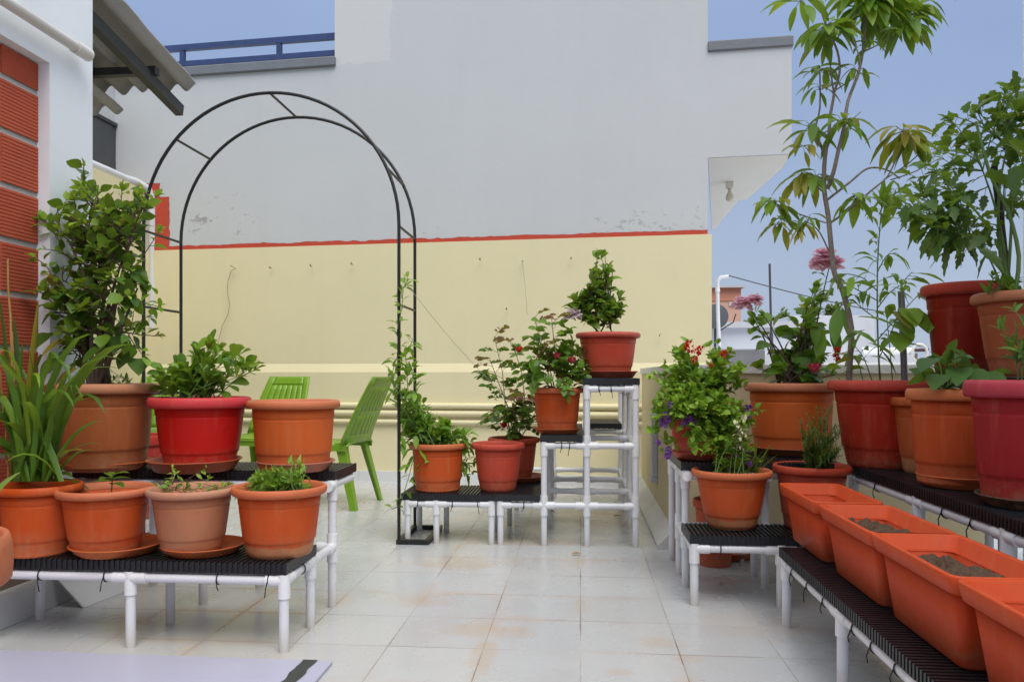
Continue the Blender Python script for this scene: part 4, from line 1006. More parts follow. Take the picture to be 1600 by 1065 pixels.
for poly in ([(165, 350), (158, 310), (128, 280)], [(180, 350), (175, 310), (190, 292)], [(200, 380), (225, 330), (245, 305)], [(95, 380), (80, 350), (62, 340)], [(210, 420), (235, 395), (250, 360)], [(80, 430), (62, 412), (52, 402)], [(205, 470), (228, 468), (252, 480)], [(150, 330), (140, 300), (122, 290)], [(205, 350), (215, 315), (222, 296)], [(90, 360), (100, 325), (112, 310)], [(85, 480), (66, 470), (58, 455)], [(200, 520), (222, 540), (228, 560)]):
    sm = [P(x, y, 2.9 + .06 * math.sin(poly[0][0])) for x, y in poly]; sm = curve(sm[0], sm[-1], .15, 5); pl.st.tube(sm, [.003, .0025, .002, .0018, .0014, .001], 5); stem_leaves(pl.leaves('young_leaves'), sm, 6, (.035, .06), .62, 'ovate', .1, (.3, .8), .6, .25, .9, .1, False, .012, pl.st); tipleaves(pl.leaves('young_leaves'), sm, 4, (.025, .045), .55, 'ovate', .8)
fin(pl)
# seedlings beside it
pl = bush('small seedlings at the right rim of the big brown pot', 'seedling', (200, 606), 3.0, [(185, 588, 22, 10, 1), (165, 585, 10, 8, .5)], 9, .05, (.022, .034), .4, 'lance', LF_MID, BARK_G, 3, (.3, .6), .05, (.0015, .001), 0, .03, .3, name='seedling'); fin(pl)
# jasmine bush, crimson pot
pl = bush('round-leaved green jasmine bush spreading from the crimson pot', 'bush', (310, 632), 2.94, [(300, 590, 70, 25, 4), (372, 565, 32, 22, 2), (325, 550, 38, 18, 2), (250, 585, 28, 18, 1.5), (395, 575, 12, 10, .5)], 36, .14, (.05, .076), .62, 'obov', LF_MID, BARK_G, 5, (.25, .85), .09, (.003, .0014), 1, .06, .25, .4, .12, name='jasmine_bush', upw=.45); fin(pl)
# seedling, second orange pot
pl = Plant('single leafy seedling in the second orange pot from the left', 'seedling', P(174, 765, 2.58), 'seedling')
top = P(177, 738, 2.58); pl.st.tube([P(174, 772, 2.58), P(175, 755, 2.58), top], .002, 6)
for a in range(7):
    an = a * 2.4; pl.leaves().leaf(P(175, 742 + a * 2.5, 2.58), (math.cos(an), math.sin(an), .35 - a * .05), .062 + .01 * (a % 3), .034, 'ovate', .25, .5, .5 + .05 * (a % 2))
pl.done(LF_MID, BARK_G)
# weeds, tan pot
pl = bush('sparse creeping weeds in the dusty tan pot', 'weeds', (300, 772), 2.56, [(250, 760, 22, 8, 2), (320, 755, 45, 14, 3), (310, 730, 30, 14, 1), (350, 758, 14, 14, 1), (275, 740, 15, 12, .8)], 20, .08, (.02, .034), .45, 'lance', LF_LIGHT, BARK_R, 3, (.3, .7), .09, (.0012, .0008), 0, .03, .5, name='weeds'); fin(pl)
b = MB()
# marigold, corner pot
pl = bush('low dense bright green marigold seedlings filling the corner pot', 'seedlings', (437, 772), 2.56, [(436, 758, 56, 12, 5), (430, 745, 46, 12, 5), (470, 728, 14, 12, .6)], 150, .11, (.026, .042), .38, 'lobed', LF_LIGHT, BARK_G, 6, (.25, .6), .11, (.0015, .001), 0, .03, .4, .5, .1, name='marigold_seedlings', upw=.5); fin(pl)
# climber on the arch
pl = bush('light green climbing vine winding up the right leg of the arch', 'climber', (684, 700), 4.15, [(690, 678, 50, 14, 4), (650, 665, 25, 25, 3), (640, 630, 25, 25, 2.5), (735, 715, 8, 35, 1.2), (655, 725, 8, 20, .7)], 84, .13, (.05, .09), .42, 'ovate', LF_LIGHT, BARK_G, 5, (.25, .6), .08, (.003, .0014), 1, .07, .3, .9, .15, name='climbing_vine', upw=.05)
for poly, n in (([(680, 696), (650, 670), (632, 640), (622, 600), (628, 560), (620, 520), (628, 480), (630, 450), (638, 435)], 62), ([(660, 690), (640, 640), (636, 590), (634, 555), (645, 530)], 44), ([(670, 690), (632, 655), (618, 620), (612, 585), (624, 545)], 40), ([(676, 690), (655, 650), (650, 610), (642, 570)], 34), ([(684, 696), (650, 700), (640, 740), (625, 790), (612, 795)], 14)):
    pts = [P(x, y, 4.0 + .12 * math.sin(i * 1.9)) for i, (x, y) in enumerate(poly)]; pl.st.tube(pts, .0022, 5)
    stem_leaves(pl.leaves(), pts, n, (.045, .085), .42, 'ovate', .05, (.3, .75), .9, .25, .9, .05, False, .015, pl.st)
for x, y in ((610, 590), (612, 612), (630, 690), (640, 700), (655, 700), (625, 680), (650, 680), (606, 575)):
    pl.leaves('yellow_leaves').leaf(P(x, y, 4.02), (R(-.6, .6), -.3, -.6), .075, .032, 'ovate', .2, .5, .7)
pl.mats['yellow_leaves'] = LF_LIGHT; fin(pl)
# rose behind front red pot
def rosette(pl, p, d, L, n, mat='foliage', tint=.4):
    p, d = Vector(p), Vector(d).normalized(); pts = [p, p + d * L * .55 + Vector((0, 0, L * .05)), p + d * L - Vector((0, 0, L * .08))]; pl.st.tube(pts, .0012, 4)
    sd = d.cross(Vector((0, 0, 1))).normalized()
    for k in range(n // 2):
        q, dd = on(pts, .4 + .5 * k / max(1, n // 2 - 1))
        for s_ in (-1, 1): pl.leaves(mat).leaf(q, sd * s_ + dd * .35 + Vector((0, 0, R(-.5, .5))), L * .45, L * .30, 'ovate', .2, .4, tint + R(-.1, .1), R(-1, 1))
    pl.leaves(mat).leaf(pts[-1], dd, L * .5, L * .32, 'ovate', .2, .4, tint, R(-1, 1))
def rose(label, basepx, Y, canes, n, mat, redtop):
    pl = Plant(label, 'rose bush', P(basepx[0], basepx[1], Y), 'rose_bush')
    for cane in canes:
        pts = [P(x, y, Y + dy) for x, y, dy in cane]; pts = [pts[0] + (pts[-1] - pts[0]) * 0] + pts[1:]
        sm = []
        for i in range(len(pts) - 1):
            for k in range(4): sm.append(pts[i].lerp(pts[i + 1], k / 4))
        sm.append(pts[-1]); m = len(sm); pl.st.tube(sm, [.004 - .0025 * k / m for k in range(m)], 6)
        for k in range(n):
            t = .22 + .78 * (k + R(0, 1)) / n; p, d = on(sm, min(t, .999)); rosette(pl, p, d.cross(rvec()).normalized() + d * .3 + Vector((0, 0, .2)), R(.075, .12), 6, 'young_leaves' if (redtop and t > .9) else 'foliage', .25 + .4 * t)
    pl.mats = {'foliage': mat, 'young_leaves': LF_RED}; pl.bark = BARK_R
    return pl
pl = rose('thin rose bush with small dark leaves rising from the rear red pot', (803, 690), 4.5, [[(800, 692, 0), (790, 640, 0), (785, 580, 0), (772, 525, 0)], [(805, 692, 0), (795, 640, .08), (780, 600, .1), (765, 560, .1)], [(806, 692, 0), (815, 660, -.08), (825, 625, -.1)], [(800, 692, 0), (792, 665, .08), (780, 645, .1)], [(806, 692, 0), (822, 640, .05), (815, 580, .08), (800, 535, .1)], [(802, 692, 0), (808, 660, -.1), (800, 630, -.1)], [(808, 692, 0), (826, 665, .0), (838, 640, .05)]], 13, LF_DARK, True)
for x, y, m in ((787, 664, SCAR), (811, 546, SCAR)): flower(pl, P(x, y, 4.4), 'bud', .017, m, 'rose_bud')
fin(pl)
pl = rose('leafy rose bush with red buds and reddish young tips on the middle step', (870, 612), 4.09, [[(865, 612, 0), (850, 560, .03), (835, 495, .05)], [(872, 612, 0), (868, 560, -.05), (862, 498, -.04)], [(870, 612, 0), (890, 570, -.05), (905, 560, -.08)], [(876, 612, 0), (895, 580, .06), (912, 545, .08)], [(864, 612, 0), (845, 585, -.08), (832, 565, -.1)], [(870, 612, 0), (880, 590, -.1), (890, 590, -.12)], [(862, 612, 0), (850, 590, .08), (838, 575, .1)], [(868, 612, 0), (860, 580, -.09), (850, 540, -.1)]], 12, LF_MID, True)
for x, y in ((870, 556), (893, 562)): flower(pl, P(x, y, 3.98), 'bud', .018, BUDR, 'rose_bud')
for x, y in ((842, 575), (838, 590), (830, 560)): pl.leaves().leaf(P(x, y, 4.0), (R(-.3, .3), -.4, -.7), .11, .055, 'ovate', .2, .3, .8)
fin(pl)
# hibiscus on the top step
pl = bush('dark green hibiscus with one pale pink flower on the top step', 'hibiscus', (947, 522), 4.12, [(930, 490, 34, 28, 4), (938, 440, 16, 42, 2.5), (900, 475, 14, 12, 1), (962, 480, 16, 16, 1.5), (940, 400, 8, 12, .7), (938, 425, 14, 20, 1)], 66, .12, (.05, .08), .6, 'ovate', LF_DARK, BARK_D, 4, (.3, .8), .05, (.005, .002), 1, .05, .3, .6, .1, name='hibiscus_plant', mains=4); flower(pl, P(895, 492, 4.05), 'ruffle', .05, PALEP, 'flower', 'pale pink flower'); 
pl.st.tube([P(955, 522, 4.1), P(953, 470, 4.1), P(957, 425, 4.1)], .003, 5); fin(pl)
# red and purple flowering plant
pl = bush('bushy light green plant with scarlet and violet flowers spilling over its red pot', 'flowering plant', (1098, 632), 3.30, [(1090, 590, 65, 38, 5), (1045, 605, 35, 45, 2.5), (1140, 590, 32, 40, 2.5), (1028, 660, 14, 55, 2, .6, -.08), (1090, 645, 60, 30, 5, .2, -.2), (1110, 690, 45, 25, 3, .2, -.22), (1180, 652, 28, 14, 1.3, .4, -.2), (1150, 665, 25, 40, 2.5, .2, -.21), (1060, 555, 12, 18, .8), (1125, 545, 30, 14, 1)], 150, .17, (.03, .05), .72, 'ovate', LF_LIGHT, BARK_G, 5, (.3, .8), .07, (.003, .0013), 1, .06, .4, .5, .15, name='flowering_plant', upw=.35, opp=True)
for x, y, r in ((1076, 543, .032), (1092, 548, .026), (1085, 561, .022), (1131, 553, .024), (1112, 570, .014)): flower(pl, P(x, y, 3.16), 'cluster', r, SCAR, 'flower', 'scarlet flower')
for x, y, r in ((1041, 652, .026), (1036, 661, .024), (1075, 655, .026), (1083, 659, .024), (1068, 660, .018), (1043, 706, .027), (1029, 690, .016), (1170, 638, .023), (1167, 649, .018), (1047, 632, .018)): flower(pl, P(x, y, 3.12), 'cluster', r, VIO, 'flower', 'violet flower')
fin(pl)
# front pot on the corner shelf: trailing mixed leaves
pl = bush('mixed trailing greens with cream variegated leaves in the mud-stained pot', 'trailing plant', (1143, 742), 3.07, [(1125, 715, 22, 30, 2), (1165, 710, 25, 40, 2), (1150, 680, 25, 30, 1.5)], 26, .07, (.03, .06), .6, 'heart', LF_MID, BARK_G, 4, (.3, .7), .08, (.0022, .001), 0, .04, .35, .7, .12, name='trailing_plant', upw=.1)
vb_ = pl.leaves('variegated_leaves')
for _ in range(46): vb_.leaf(P(R(1148, 1166), R(655, 700), 3.03), rvec() + Vector((0, -.3, -.2)), R(.02, .035), R(.008, .014), 'ovate', .2, .6, .5)
for _ in range(9):
    a = P(R(1165, 1185), 742, 3.05); pl.leaves().leaf(a, P(R(1170, 1212), R(690, 715), 3.0) - a, R(.10, .16), .006, 'strap', .2, .2, .6)
pl.mats['variegated_leaves'] = CREAM; flower(pl, P(1171, 725, 3.0), 'cluster', .014, VIO, 'flower', 'violet flower'); fin(pl)
# pink hibiscus
pl = bush('pink-flowered hibiscus with broad leaves in the very large terracotta pot', 'hibiscus', (1240, 606), 3.50, [(1250, 570, 45, 25, 4), (1268, 500, 22, 50, 3), (1205, 575, 30, 18, 1.5), (1290, 590, 18, 15, 1.2), (1185, 500, 20, 12, .8), (1268, 450, 16, 18, .8)], 36, .16, (.065, .105), .78, 'ovate', LF_MID, BARK_D, 4, (.25, .7), .06, (.006, .0025), 0, .06, .4, .7, .1, name='hibiscus_plant', upw=.1, petiole=.02)
for tip, base in (((1170, 480), (1235, 606)), ((1297, 412), (1262, 606))):
    a, c_ = P(*base, 3.5), P(*tip, 3.4); pts = curve(a, c_, .03, 8); pl.st.tube(pts, [.005 - .003 * k / 8 for k in range(9)], 6); stem_leaves(pl.leaves(), pts, 5, (.06, .10), .8, 'ovate', .68, (.35, .6), .9, .2, .8, 0, False, .02, pl.st)
for x, y, r in ((1160, 474, .050), (1180, 469, .042), (1290, 402, .058), (1302, 412, .050), (1278, 412, .045)): flower(pl, P(x, y, 3.36), 'ruffle', r, PINK, 'flower', 'pink ruffled flower')
flower(pl, P(1273, 575, 3.3), 'bud', .022, BUDR, 'flower_bud'); flower(pl, P(1310, 553, 3.34), 'cluster', .035, SCAR, 'flower', 'scarlet flower')
for x, y, L in ((1290, 545, .16), (1305, 520, .17), (1275, 555, .16), (1262, 540, .13)): pl.leaves().leaf(P(x + 10, y - 40, 3.42), (R(-.3, .2), -.3, -.9), L, L * .34, 'lance', .25, .2, R(.4, .9))
fin(pl)
# fern
pl = Plant('feathery dark green fern spilling from the dark red pot behind the planters', 'fern', P(1275, 740, 3.05), 'fern')
for _ in range(75):
    a = P(1277 + R(-14, 14), 738, 3.05 + R(-.05, .05)); c_ = P(1287 + R(-36, 34), R(632, 748), 2.97 + R(-.12, .09)); pts = curve(a, c_, .15, 6); pl.st.tube(pts, .0009, 4)
    for k in range(40):
        p, d = on(pts, .12 + .88 * k / 40); 
        for s_ in range(2): pl.leaves().leaf(p, rvec() + d * .6, R(.014, .03), .003, 'needle', 0, .2, R(.2, .8))
pl.done(LF_FERN, BARK_G)
# mango tree
mg = Plant('young mango tree with slim pale trunk in the large dark red pot', 'tree', P(1325, 600, 3.06), 'mango_tree')
mb_tr = MB()
def branch(px, Y, r0, r1, n=3, b=None):
    pts = [P(x, y, Y + (q[2] if len(q) > 2 else 0)) for q in px for x, y in (q[:2],)]; sm = []
    for i in range(len(pts) - 1):
        p0, p1, p2, p3 = pts[max(i - 1, 0)], pts[i], pts[i + 1], pts[min(i + 2, len(pts) - 1)]
        for k in range(n):
            t = k / n; sm.append(.5 * ((2 * p1) + (p2 - p0) * t + (2 * p0 - 5 * p1 + 4 * p2 - p3) * t * t + (3 * p1 - p0 - 3 * p2 + p3) * t ** 3))
    sm.append(pts[-1]); m = len(sm) - 1; (b or mb_tr).tube(sm, [r0 + (r1 - r0) * k / m for k in range(m + 1)], 8)
    return sm
MY = 3.06
branch([(1326, 606), (1328, 560), (1330, 512), (1317, 455), (1304, 427), (1299, 388), (1294, 337), (1288, 298), (1288, 258), (1291, 230)], MY, .0125, .008)
branch([(1291, 232), (1295, 215), (1297, 183), (1302, 155), (1303, 144)], MY, .008, .005); branch([(1303, 146), (1299, 120), (1297, 97)], MY, .004, .003)
branch([(1303, 146), (1312, 113, -.03), (1308, 79, -.05), (1294, 48, -.06), (1277, 0, -.08), (1268, -30, -.1)], MY, .005, .003)
branch([(1289, 250), (1282, 225, .05), (1274, 203, .08), (1281, 169, .08), (1281, 113, .08)], MY, .005, .003)
branch([(1293, 295), (1302, 270, -.03), (1310, 235, -.05), (1319, 197, -.06), (1325, 158, -.06), (1339, 121, -.05), (1348, 82, -.04), (1353, 23, -.02), (1358, -30, 0)], MY, .0085, .004)
branch([(1348, 82, -.04), (1385, 62, .0), (1412, 30, .03)], MY, .003, .002); branch([(1327, 150, -.06), (1345, 105, -.1), (1332, 60, -.12)], MY, .0035, .002)
branch([(1293, 312), (1330, 283, .05), (1352, 265, .08), (1370, 262, .1), (1389, 267, .1), (1406, 279, .1)], MY, .005, .003)
branch([(1299, 347), (1325, 329, -.05), (1361, 298, -.1), (1384, 279, -.12), (1396, 258, -.12), (1409, 228, -.12)], MY, .005, .0022); branch([(1384, 279, -.12), (1420, 255, -.1), (1455, 222, -.05)], MY, .003, .0018)
branch([(1392, 281, -.1), (1430, 268, -.05), (1470, 246, 0)], MY, .0026, .0016)
branch([(1286, 300), (1268, 285, .03), (1250, 275, .05)], MY, .003, .002); branch([(1295, 392), (1282, 365, -.05), (1270, 352, -.07), (1257, 345, -.07)], MY, .003, .002); branch([(1290, 348), (1250, 335, .06), (1213, 322, .08)], MY, .003, .002); branch([(1300, 145), (1345, 115, 0)], MY, .003, .0015)
branch([(1289, 240), (1272, 215), (1262, 195)], MY, .003, .0015)
branch([(1318, 198, -.06), (1345, 175, -.06)], MY, .0025, .0015)
mb_tr.build('trunk', BARK_P, mg.t)
def whorl(px, py, dy, n, L, key='foliage', up=0, asp=.27, spread=1, tint=.45, ax=None):
    p = P(px, py, MY + dy); b = mg.leaves(key)
    n = int(n * 1.25)
    for k in range(n):
        a = 2 * PI * k / n + R(-.3, .3); el = R(-.95, .3) + up; dr = Vector((math.cos(a) * spread, math.sin(a) * spread, el)); ll = L * R(.7, 1.1)
        if ax: dr += Vector(ax)
        q = p + Vector((R(-1, 1), R(-1, 1), R(-.8, 1.2))) * .02
        b.tube([p, q + dr.normalized() * .018], .0012, 4, True, tint); b.leaf(q + dr.normalized() * .018, dr, ll, ll * asp * R(.85, 1.15), 'lance', .3, R(.9, 1.7), tint + R(-.2, .2), R(-.3, .3))
for a in ((1291, 40, -.06, 17, .16), (1283, 108, .08, 12, .115), (1281, 140, .08, 6, .1), (1266, 198, .0, 9, .14), (1317, 192, -.06, 14, .12), (1340, 112, -.05, 7, .09), (1356, 10, -.02, 20, .17), (1340, -8, 0, 14, .16), (1370, -5, -.05, 14, .16), (1415, 34, .03, 18, .15), (1395, 10, .03, 12, .15), (1435, 8, .05, 12, .14), (1358, 65, -.05, 9, .085), (1250, 2, -.1, 7, .13), (1211, 318, .08, 13, .12), (1336, 312, -.06, 9, .13), (1222, 342, .08, 7, .1), (1262, 345, -.07, 5, .09), (1400, 300, .1, 8, .13), (1290, 60, -.06, 6, .15)): whorl(*a)
for a in ((1254, 228, 0, 6, .10), (1252, 272, .05, 9, .13), (1275, 275, .03, 8, .13), (1410, 205, -.12, 16, .13), (1425, 215, -.1, 8, .13), (1217, 350, .08, 5, .1), (1257, 350, -.07, 7, .09)): whorl(*a[:5], 'yellow_leaves' if a[0] not in (1275, 1425) else 'foliage', -.25, .25)
mg.done({'foliage': LF_MANGO, 'yellow_leaves': LF_YELLOW}, BARK_G)
# sapling and shoots sharing the mango pot
sp = Plant('slender upright sapling with sparse narrow leaves beside the mango trunk', 'sapling', P(1374, 600, 3.10), 'sapling')
main = branch([(1376, 602), (1373, 560), (1371, 500), (1371, 421), (1374, 365), (1378, 317)], 3.12, .004, .0018, 3, sp.st)
stem_leaves(sp.leaves(), main, 20, (.09, .14), .22, 'lance', .45, (.3, .75), 1.1, .3, 1, .25, False, .03, sp.st); tipleaves(sp.leaves(), main, 8, (.07, .11), .24, 'lance', .7, .8)
for px in ([(1371, 455), (1350, 435), (1325, 428), (1308, 430)], [(1371, 425), (1385, 400), (1400, 395)], [(1372, 470), (1335, 450), (1330, 445)], [(1373, 560), (1400, 500), (1410, 445), (1425, 425)], [(1395, 602), (1390, 540), (1385, 490)], [(1372, 480), (1392, 455), (1415, 442)], [(1350, 602), (1340, 565), (1325, 550)], [(1365, 602), (1350, 560), (1335, 540)], [(1372, 500), (1345, 480), (1336, 470)], [(1372, 530), (1398, 500), (1440, 455)]):
    br = branch(px, 3.08 + R(-.06, .06), .0025, .0014, 3, sp.st); stem_leaves(sp.leaves(), br, 7, (.07, .13), .27, 'lance', .25, (.35, .75), 1.2, .3, .9, .1, False, .02, sp.st)
for x, y, L in ((1352, 540, .14), (1385, 470, .11), (1362, 470, .12), (1310, 505, .16), (1318, 580, .1), (1400, 548, .12), (1375, 570, .12), (1340, 520, .15), (1320, 540, .16), (1356, 560, .13)): sp.leaves().leaf(P(x, y - 25, 3.02), (R(-.7, .7), -.3, R(-.8, .1)), L, L * .33, 'lance', .25, .6, R(.3, .7))
for x, y in ((1412, 500), (1398, 520), (1404, 540), (1395, 505), (1440, 510), (1420, 505)): sp.leaves().leaf(P(x + 6, y - 18, 2.98), (R(-.5, .3), -.5, -.5), .10, .09, 'heart', .2, .3, R(.4, .7))
sp.done(LF_LIGHT, BARK_G)
gs = P(1412, 598, 3.06); b = MB(); b.tube([P(1414, 612, 3.04), P(1408, 455, 3.04)], .013, 4); o = b.build('plant_stake', plain('grey plastic stake', (.24, .25, .27), .5, .1), loc=gs); tag(o, 'flat grey stake stuck in the large dark red pot', 'stake')
# vine in tall orange pot
pl = bush('heart-leaved vine with a few large leaves in the tall orange pot', 'vine', (1495, 610), 2.50, [(1475, 585, 35, 16, 2), (1520, 590, 38, 10, 2), (1480, 560, 10, 8, .6)], 10, .08, (.06, .095), .72, 'heart', LF_BLUE, BARK_G, 2, (.2, .5), .05, (.003, .0016), 0, .04, .5, .6, .12, name='vine', upw=.1, petiole=.02)
p_ = branch([(1475, 610), (1470, 575), (1468, 560), (1490, 548)], 2.45, .003, .0015, 3, pl.st)
for x, y, L in ((1450, 575, .085), (1478, 560, .07), (1510, 592, .10), (1535, 596, .10), (1495, 590, .095), (1465, 600, .09)): pl.leaves().leaf(P(x + 6, y - 15, 2.42), (R(-.6, .6), -.5, -.35), L, L * .8, 'heart', .2, .3, R(.2, .45))
fin(pl)
# tomato
pl = bush('sprawling staked tomato plant with drooping serrated leaves in the topmost brown pot', 'tomato plant', (1582, 462), 2.56, [(1545, 215, 50, 50, 4), (1582, 180, 22, 60, 3), (1490, 280, 50, 50, 4), (1450, 335, 42, 42, 2.6), (1500, 365, 48, 38, 3), (1405, 330, 22, 42, 1.2), (1525, 405, 28, 18, 1), (1480, 190, 20, 22, 1), (1585, 290, 20, 40, 1.2), (1650, 220, 40, 80, 1.5)], 56, .2, (.055, .10), .58, 'lobed', LF_TOM, BARK_G, 4, (.2, .65), .03, (.007, .002), 1, .09, .25, 1.1, .15, name='tomato_plant', mains=6, upw=-.15, petiole=.03)
main = branch([(1585, 462), (1592, 400), (1575, 330), (1550, 280), (1535, 230), (1525, 190)], 2.5, .007, .004, 3, pl.st)
for x, y, L in ((1530, 420, .13), (1550, 385, .14), (1495, 385, .12), (1455, 400, .1), (1425, 320, .1), (1540, 400, .12), (1510, 350, .13), (1470, 300, .11), (1575, 250, .14), (1585, 290, .13), (1540, 300, .12), (1415, 350, .1), (1448, 345, .11), (1560, 180, .12), (1582, 140, .12)):
    pl.leaves().leaf(P(x, y - 30, 2.40 + R(-.08, .05)), (R(-.8, .8), R(-.7, .4), R(-.9, -.2)), L * .75, L * .42, 'lobed', .35, .6, R(.05, .4), R(-.8, .8))
fin(pl)
b = MB(); b.tube([P(1578, 470, 2.62), P(1562, 330, 2.62), P(1553, 260, 2.62)], .011, 8); tag(b.build('plant_stake', plain('dark wooden stake', (.035, .025, .022), .8, .3, 20), loc=P(1578, 470, 2.62)), 'dark wooden stake holding up the tomato plant', 'stake')
pl = bush('small leafy weeds at the rim of the topmost brown pot', 'weeds', (1570, 466), 2.50, [(1560, 440, 22, 14, 2), (1588, 445, 12, 20, 1.5), (1550, 455, 14, 8, 1)], 12, .06, (.035, .055), .4, 'ovate', LF_MID, BARK_R, 3, (.3, .6), .05, (.0016, .001), 0, .03, .4, .6, .15, name='weeds'); fin(pl)
pl = bush('drooping long-leaved weed at the right edge in the raspberry pink pot', 'weeds', (1612, 598), 2.12, [(1580, 510, 25, 30, 2), (1560, 530, 18, 20, 1), (1600, 540, 20, 30, 1.5)], 9, .08, (.05, .08), .3, 'lance', LF_BLUE, BARK_G, 4, (.15, .5), .05, (.002, .0012), 0, .03, .4, .8, .12, name='weeds'); fin(pl)
# ---------------------------------------------------------------- background town
def bld(name, label, cat, u0, u1, v0, v1, z1, mat, par=.0, extra=None):
    t = thing(name, label, cat, ((u0 + u1) / 2, (v0 + v1) / 2, -7)); b = MB(); b.box(u0, u1, v0, v1, -7, z1); b.build('wall', mat, t)
    return t
def span(px0, px1, Y): return UV(px0, Y)[0], UV(px1, Y)[0], UV((px0 + px1) / 2, Y)[1]
WB = plaster('white house plaster', (.60, .62, .66), amt=.4)
u0, u1, v = span(1060, 1345, 16); zt = P(1200, 512, 16).z
wh = bld('white_house', 'low white plastered house with stepped roof beyond the right parapet', 'house', u0, u1 - 1.3, v, v + 6, zt, WB)
b = MB(); za = P(1290, 484, 18).z; b.prism([(u1 - 1.3, v + .5), (u1 + .4, v + .5), (u1 + .4, v + 5), (u1 - 1.3, v + 5)], -7, za - .25); b.build('side_wall', WB, wh)
b = MB(); b.loft([[(u0 - .2, v - .12, zt), (u0 - .2, v + 6, zt), (u0 - .2, v + 6, zt + .12), (u0 - .2, v - .12, zt + .12)], [(u1 - 1.2, v - .12, zt), (u1 - 1.2, v + 6, zt), (u1 - 1.2, v + 6, zt + .12), (u1 - 1.2, v - .12, zt + .12)]], True, True, flat=True); b.build('roof_slab', plain('pale concrete', (.52, .53, .55), .9, .15, 2), wh)
b = MB(); u2, u3, v2 = span(1120, 1195, 11); zz = P(1150, 545, 11).z; b.box(u2, u3, v2, v2 + 1.0, zz - .55, zz, .02); t = tag(b.build('concrete_tank', plain('stained grey concrete', (.20, .20, .21), .95, .4, 3, .5, 20), loc=(u2, v2, zz - .55)), 'stained grey concrete tank on the white roof beyond the parapet', 'tank')
u4, u5, v4 = span(1110, 1480, 12); z4 = P(1240, 562, 12).z
wr = bld('white_house', 'nearer flat white roof terrace just beyond the right parapet', 'house', u4, u5, v4 + .8, v4 + 5, z4, WB)
b = MB(); b.box(u4, u4 + 3.4, v4 + .8, v4 + .95, z4, z4 + .1); b.build('roof_kerb', WB, wr)
PKB = plain('salmon plaster', (.58, .25, .17), .9, .12, .5); u6, u7, v6 = span(1095, 1157, 42); z6 = P(1130, 450, 42).z
pk = bld('pink_house', 'distant salmon pink house with pale band beside the yellow wall end', 'house', u6, u7, v6, v6 + 8, P(1130, 470, 42).z, plain('pale salmon plaster', (.66, .40, .30), .9, .1, .5))
b = MB(); b.box(u6 - .1, u7, v6 - .05, v6 + 8.05, P(1130, 470, 42).z, z6); b.build('upper_band', PKB, pk); b = MB(); b.box(u6 - .3, u7 + .15, v6 - .3, v6 + 8.3, z6, z6 + .12); b.build('roof_slab', plain('pale concrete', (.52, .53, .55), .9, .15, 2), pk)
b = MB(); a_ = P(1139, 478, 42); c_ = P(1146, 472, 42); b.box(a_.x, c_.x, v6 - .06, v6 - .001, a_.z, c_.z); b.build('window', plain('pale window', (.6, .6, .62), .5), pk)
b = MB(); a_ = P(1150, 506, 42); b.box(u6, u7 + .5, v6 - 1, v6 - .06, a_.z - 3, a_.z - .2); b.build('balcony', plain('dark balcony', (.16, .15, .15), .9), pk)
BG = plain('beige plaster', (.50, .43, .30), .9, .1, 2); u8, u9, v8 = span(1293, 1440, 9); z8 = P(1350, 566, 9).z
bw = bld('beige_house', 'beige roof parapet with pale coping between the plants on the right', 'house', u8, u9 + .6, v8, v8 + .25, z8 - .06, BG)
b = MB(); b.box(u8 - .05, u9 + .65, v8 - .05, v8 + .3, z8 - .06, z8); b.build('coping', plain('pale coping', (.62, .62, .60), .8, .1, 4), bw)
# gooseneck pipe and wire
Yg = 9; b = MB(); g = [P(1127, 620, Yg), P(1125, 560, Yg), P(1122, 500, Yg), P(1121, 450, Yg), P(1122, 438, Yg), P(1126, 433, Yg), P(1138, 432, Yg)]
b.tube(g, .022, 10); gn = tag(b.build('gooseneck_pipe', PVC, loc=g[0]), 'white gooseneck conduit pipe rising beside the end of the yellow wall', 'pipe')
b = MB(); b.tube([P(1121.2, 456, Yg), P(1121, 450, Yg)], .028, 10); b.build('pipe_joint', PVC_J, gn)
b = MB(); w0 = P(1138, 433, Yg); w1 = P(1640, 512, 9); b.tube([w0.lerp(w1, k / 12) - Vector((0, 0, .14 * math.sin(PI * k / 12))) + Vector((0, 0, .02)) for k in range(13)], .006, 5)
tag(b.build('cable', plain('black cable', (.03, .03, .035), .6), loc=w0), 'black overhead cable running from the gooseneck pipe towards the right', 'cable')
b = MB(); Ya = 15; b.tube([P(1206, 575, Ya), P(1205, 520, Ya)], .035, 8); b.tube([P(1205, 520, Ya), P(1202.5, 412, Ya)], .022, 8)
tag(b.build('antenna_mast', plain('dark iron mast', (.06, .05, .055), .7), loc=P(1206, 575, Ya)), 'thin dark iron mast standing on the white house roof', 'mast')
# satellite dish
Yd = 16; dp = P(1119, 494, Yd - .3); t = thing('satellite_dish', 'grey satellite dish beside the gooseneck pipe', 'satellite dish', dp); b = MB()
rings = []
for k in range(7):
    q = .25 * k / 6; rings.append([(dp.x + q * math.cos(a), dp.y + .5 * q * q - .1 * q * math.sin(a), dp.z + q * math.sin(a)) for a in [2 * PI * i / 24 for i in range(24)]])
b.loft(rings[1:], True); b.build('dish', plain('grey dish', (.10, .105, .115), .5), t)
b = MB(); b.tube([(dp.x + .05, dp.y - .05, dp.z - .3), (dp.x + .28, dp.y - .3, dp.z - .14), (dp.x + .32, dp.y - .34, dp.z + .02)], .012, 6); b.tube([(dp.x, dp.y + .1, dp.z), (dp.x, dp.y + .12, dp.z - .75)], .025, 6); b.build('arm', STEEL, t)
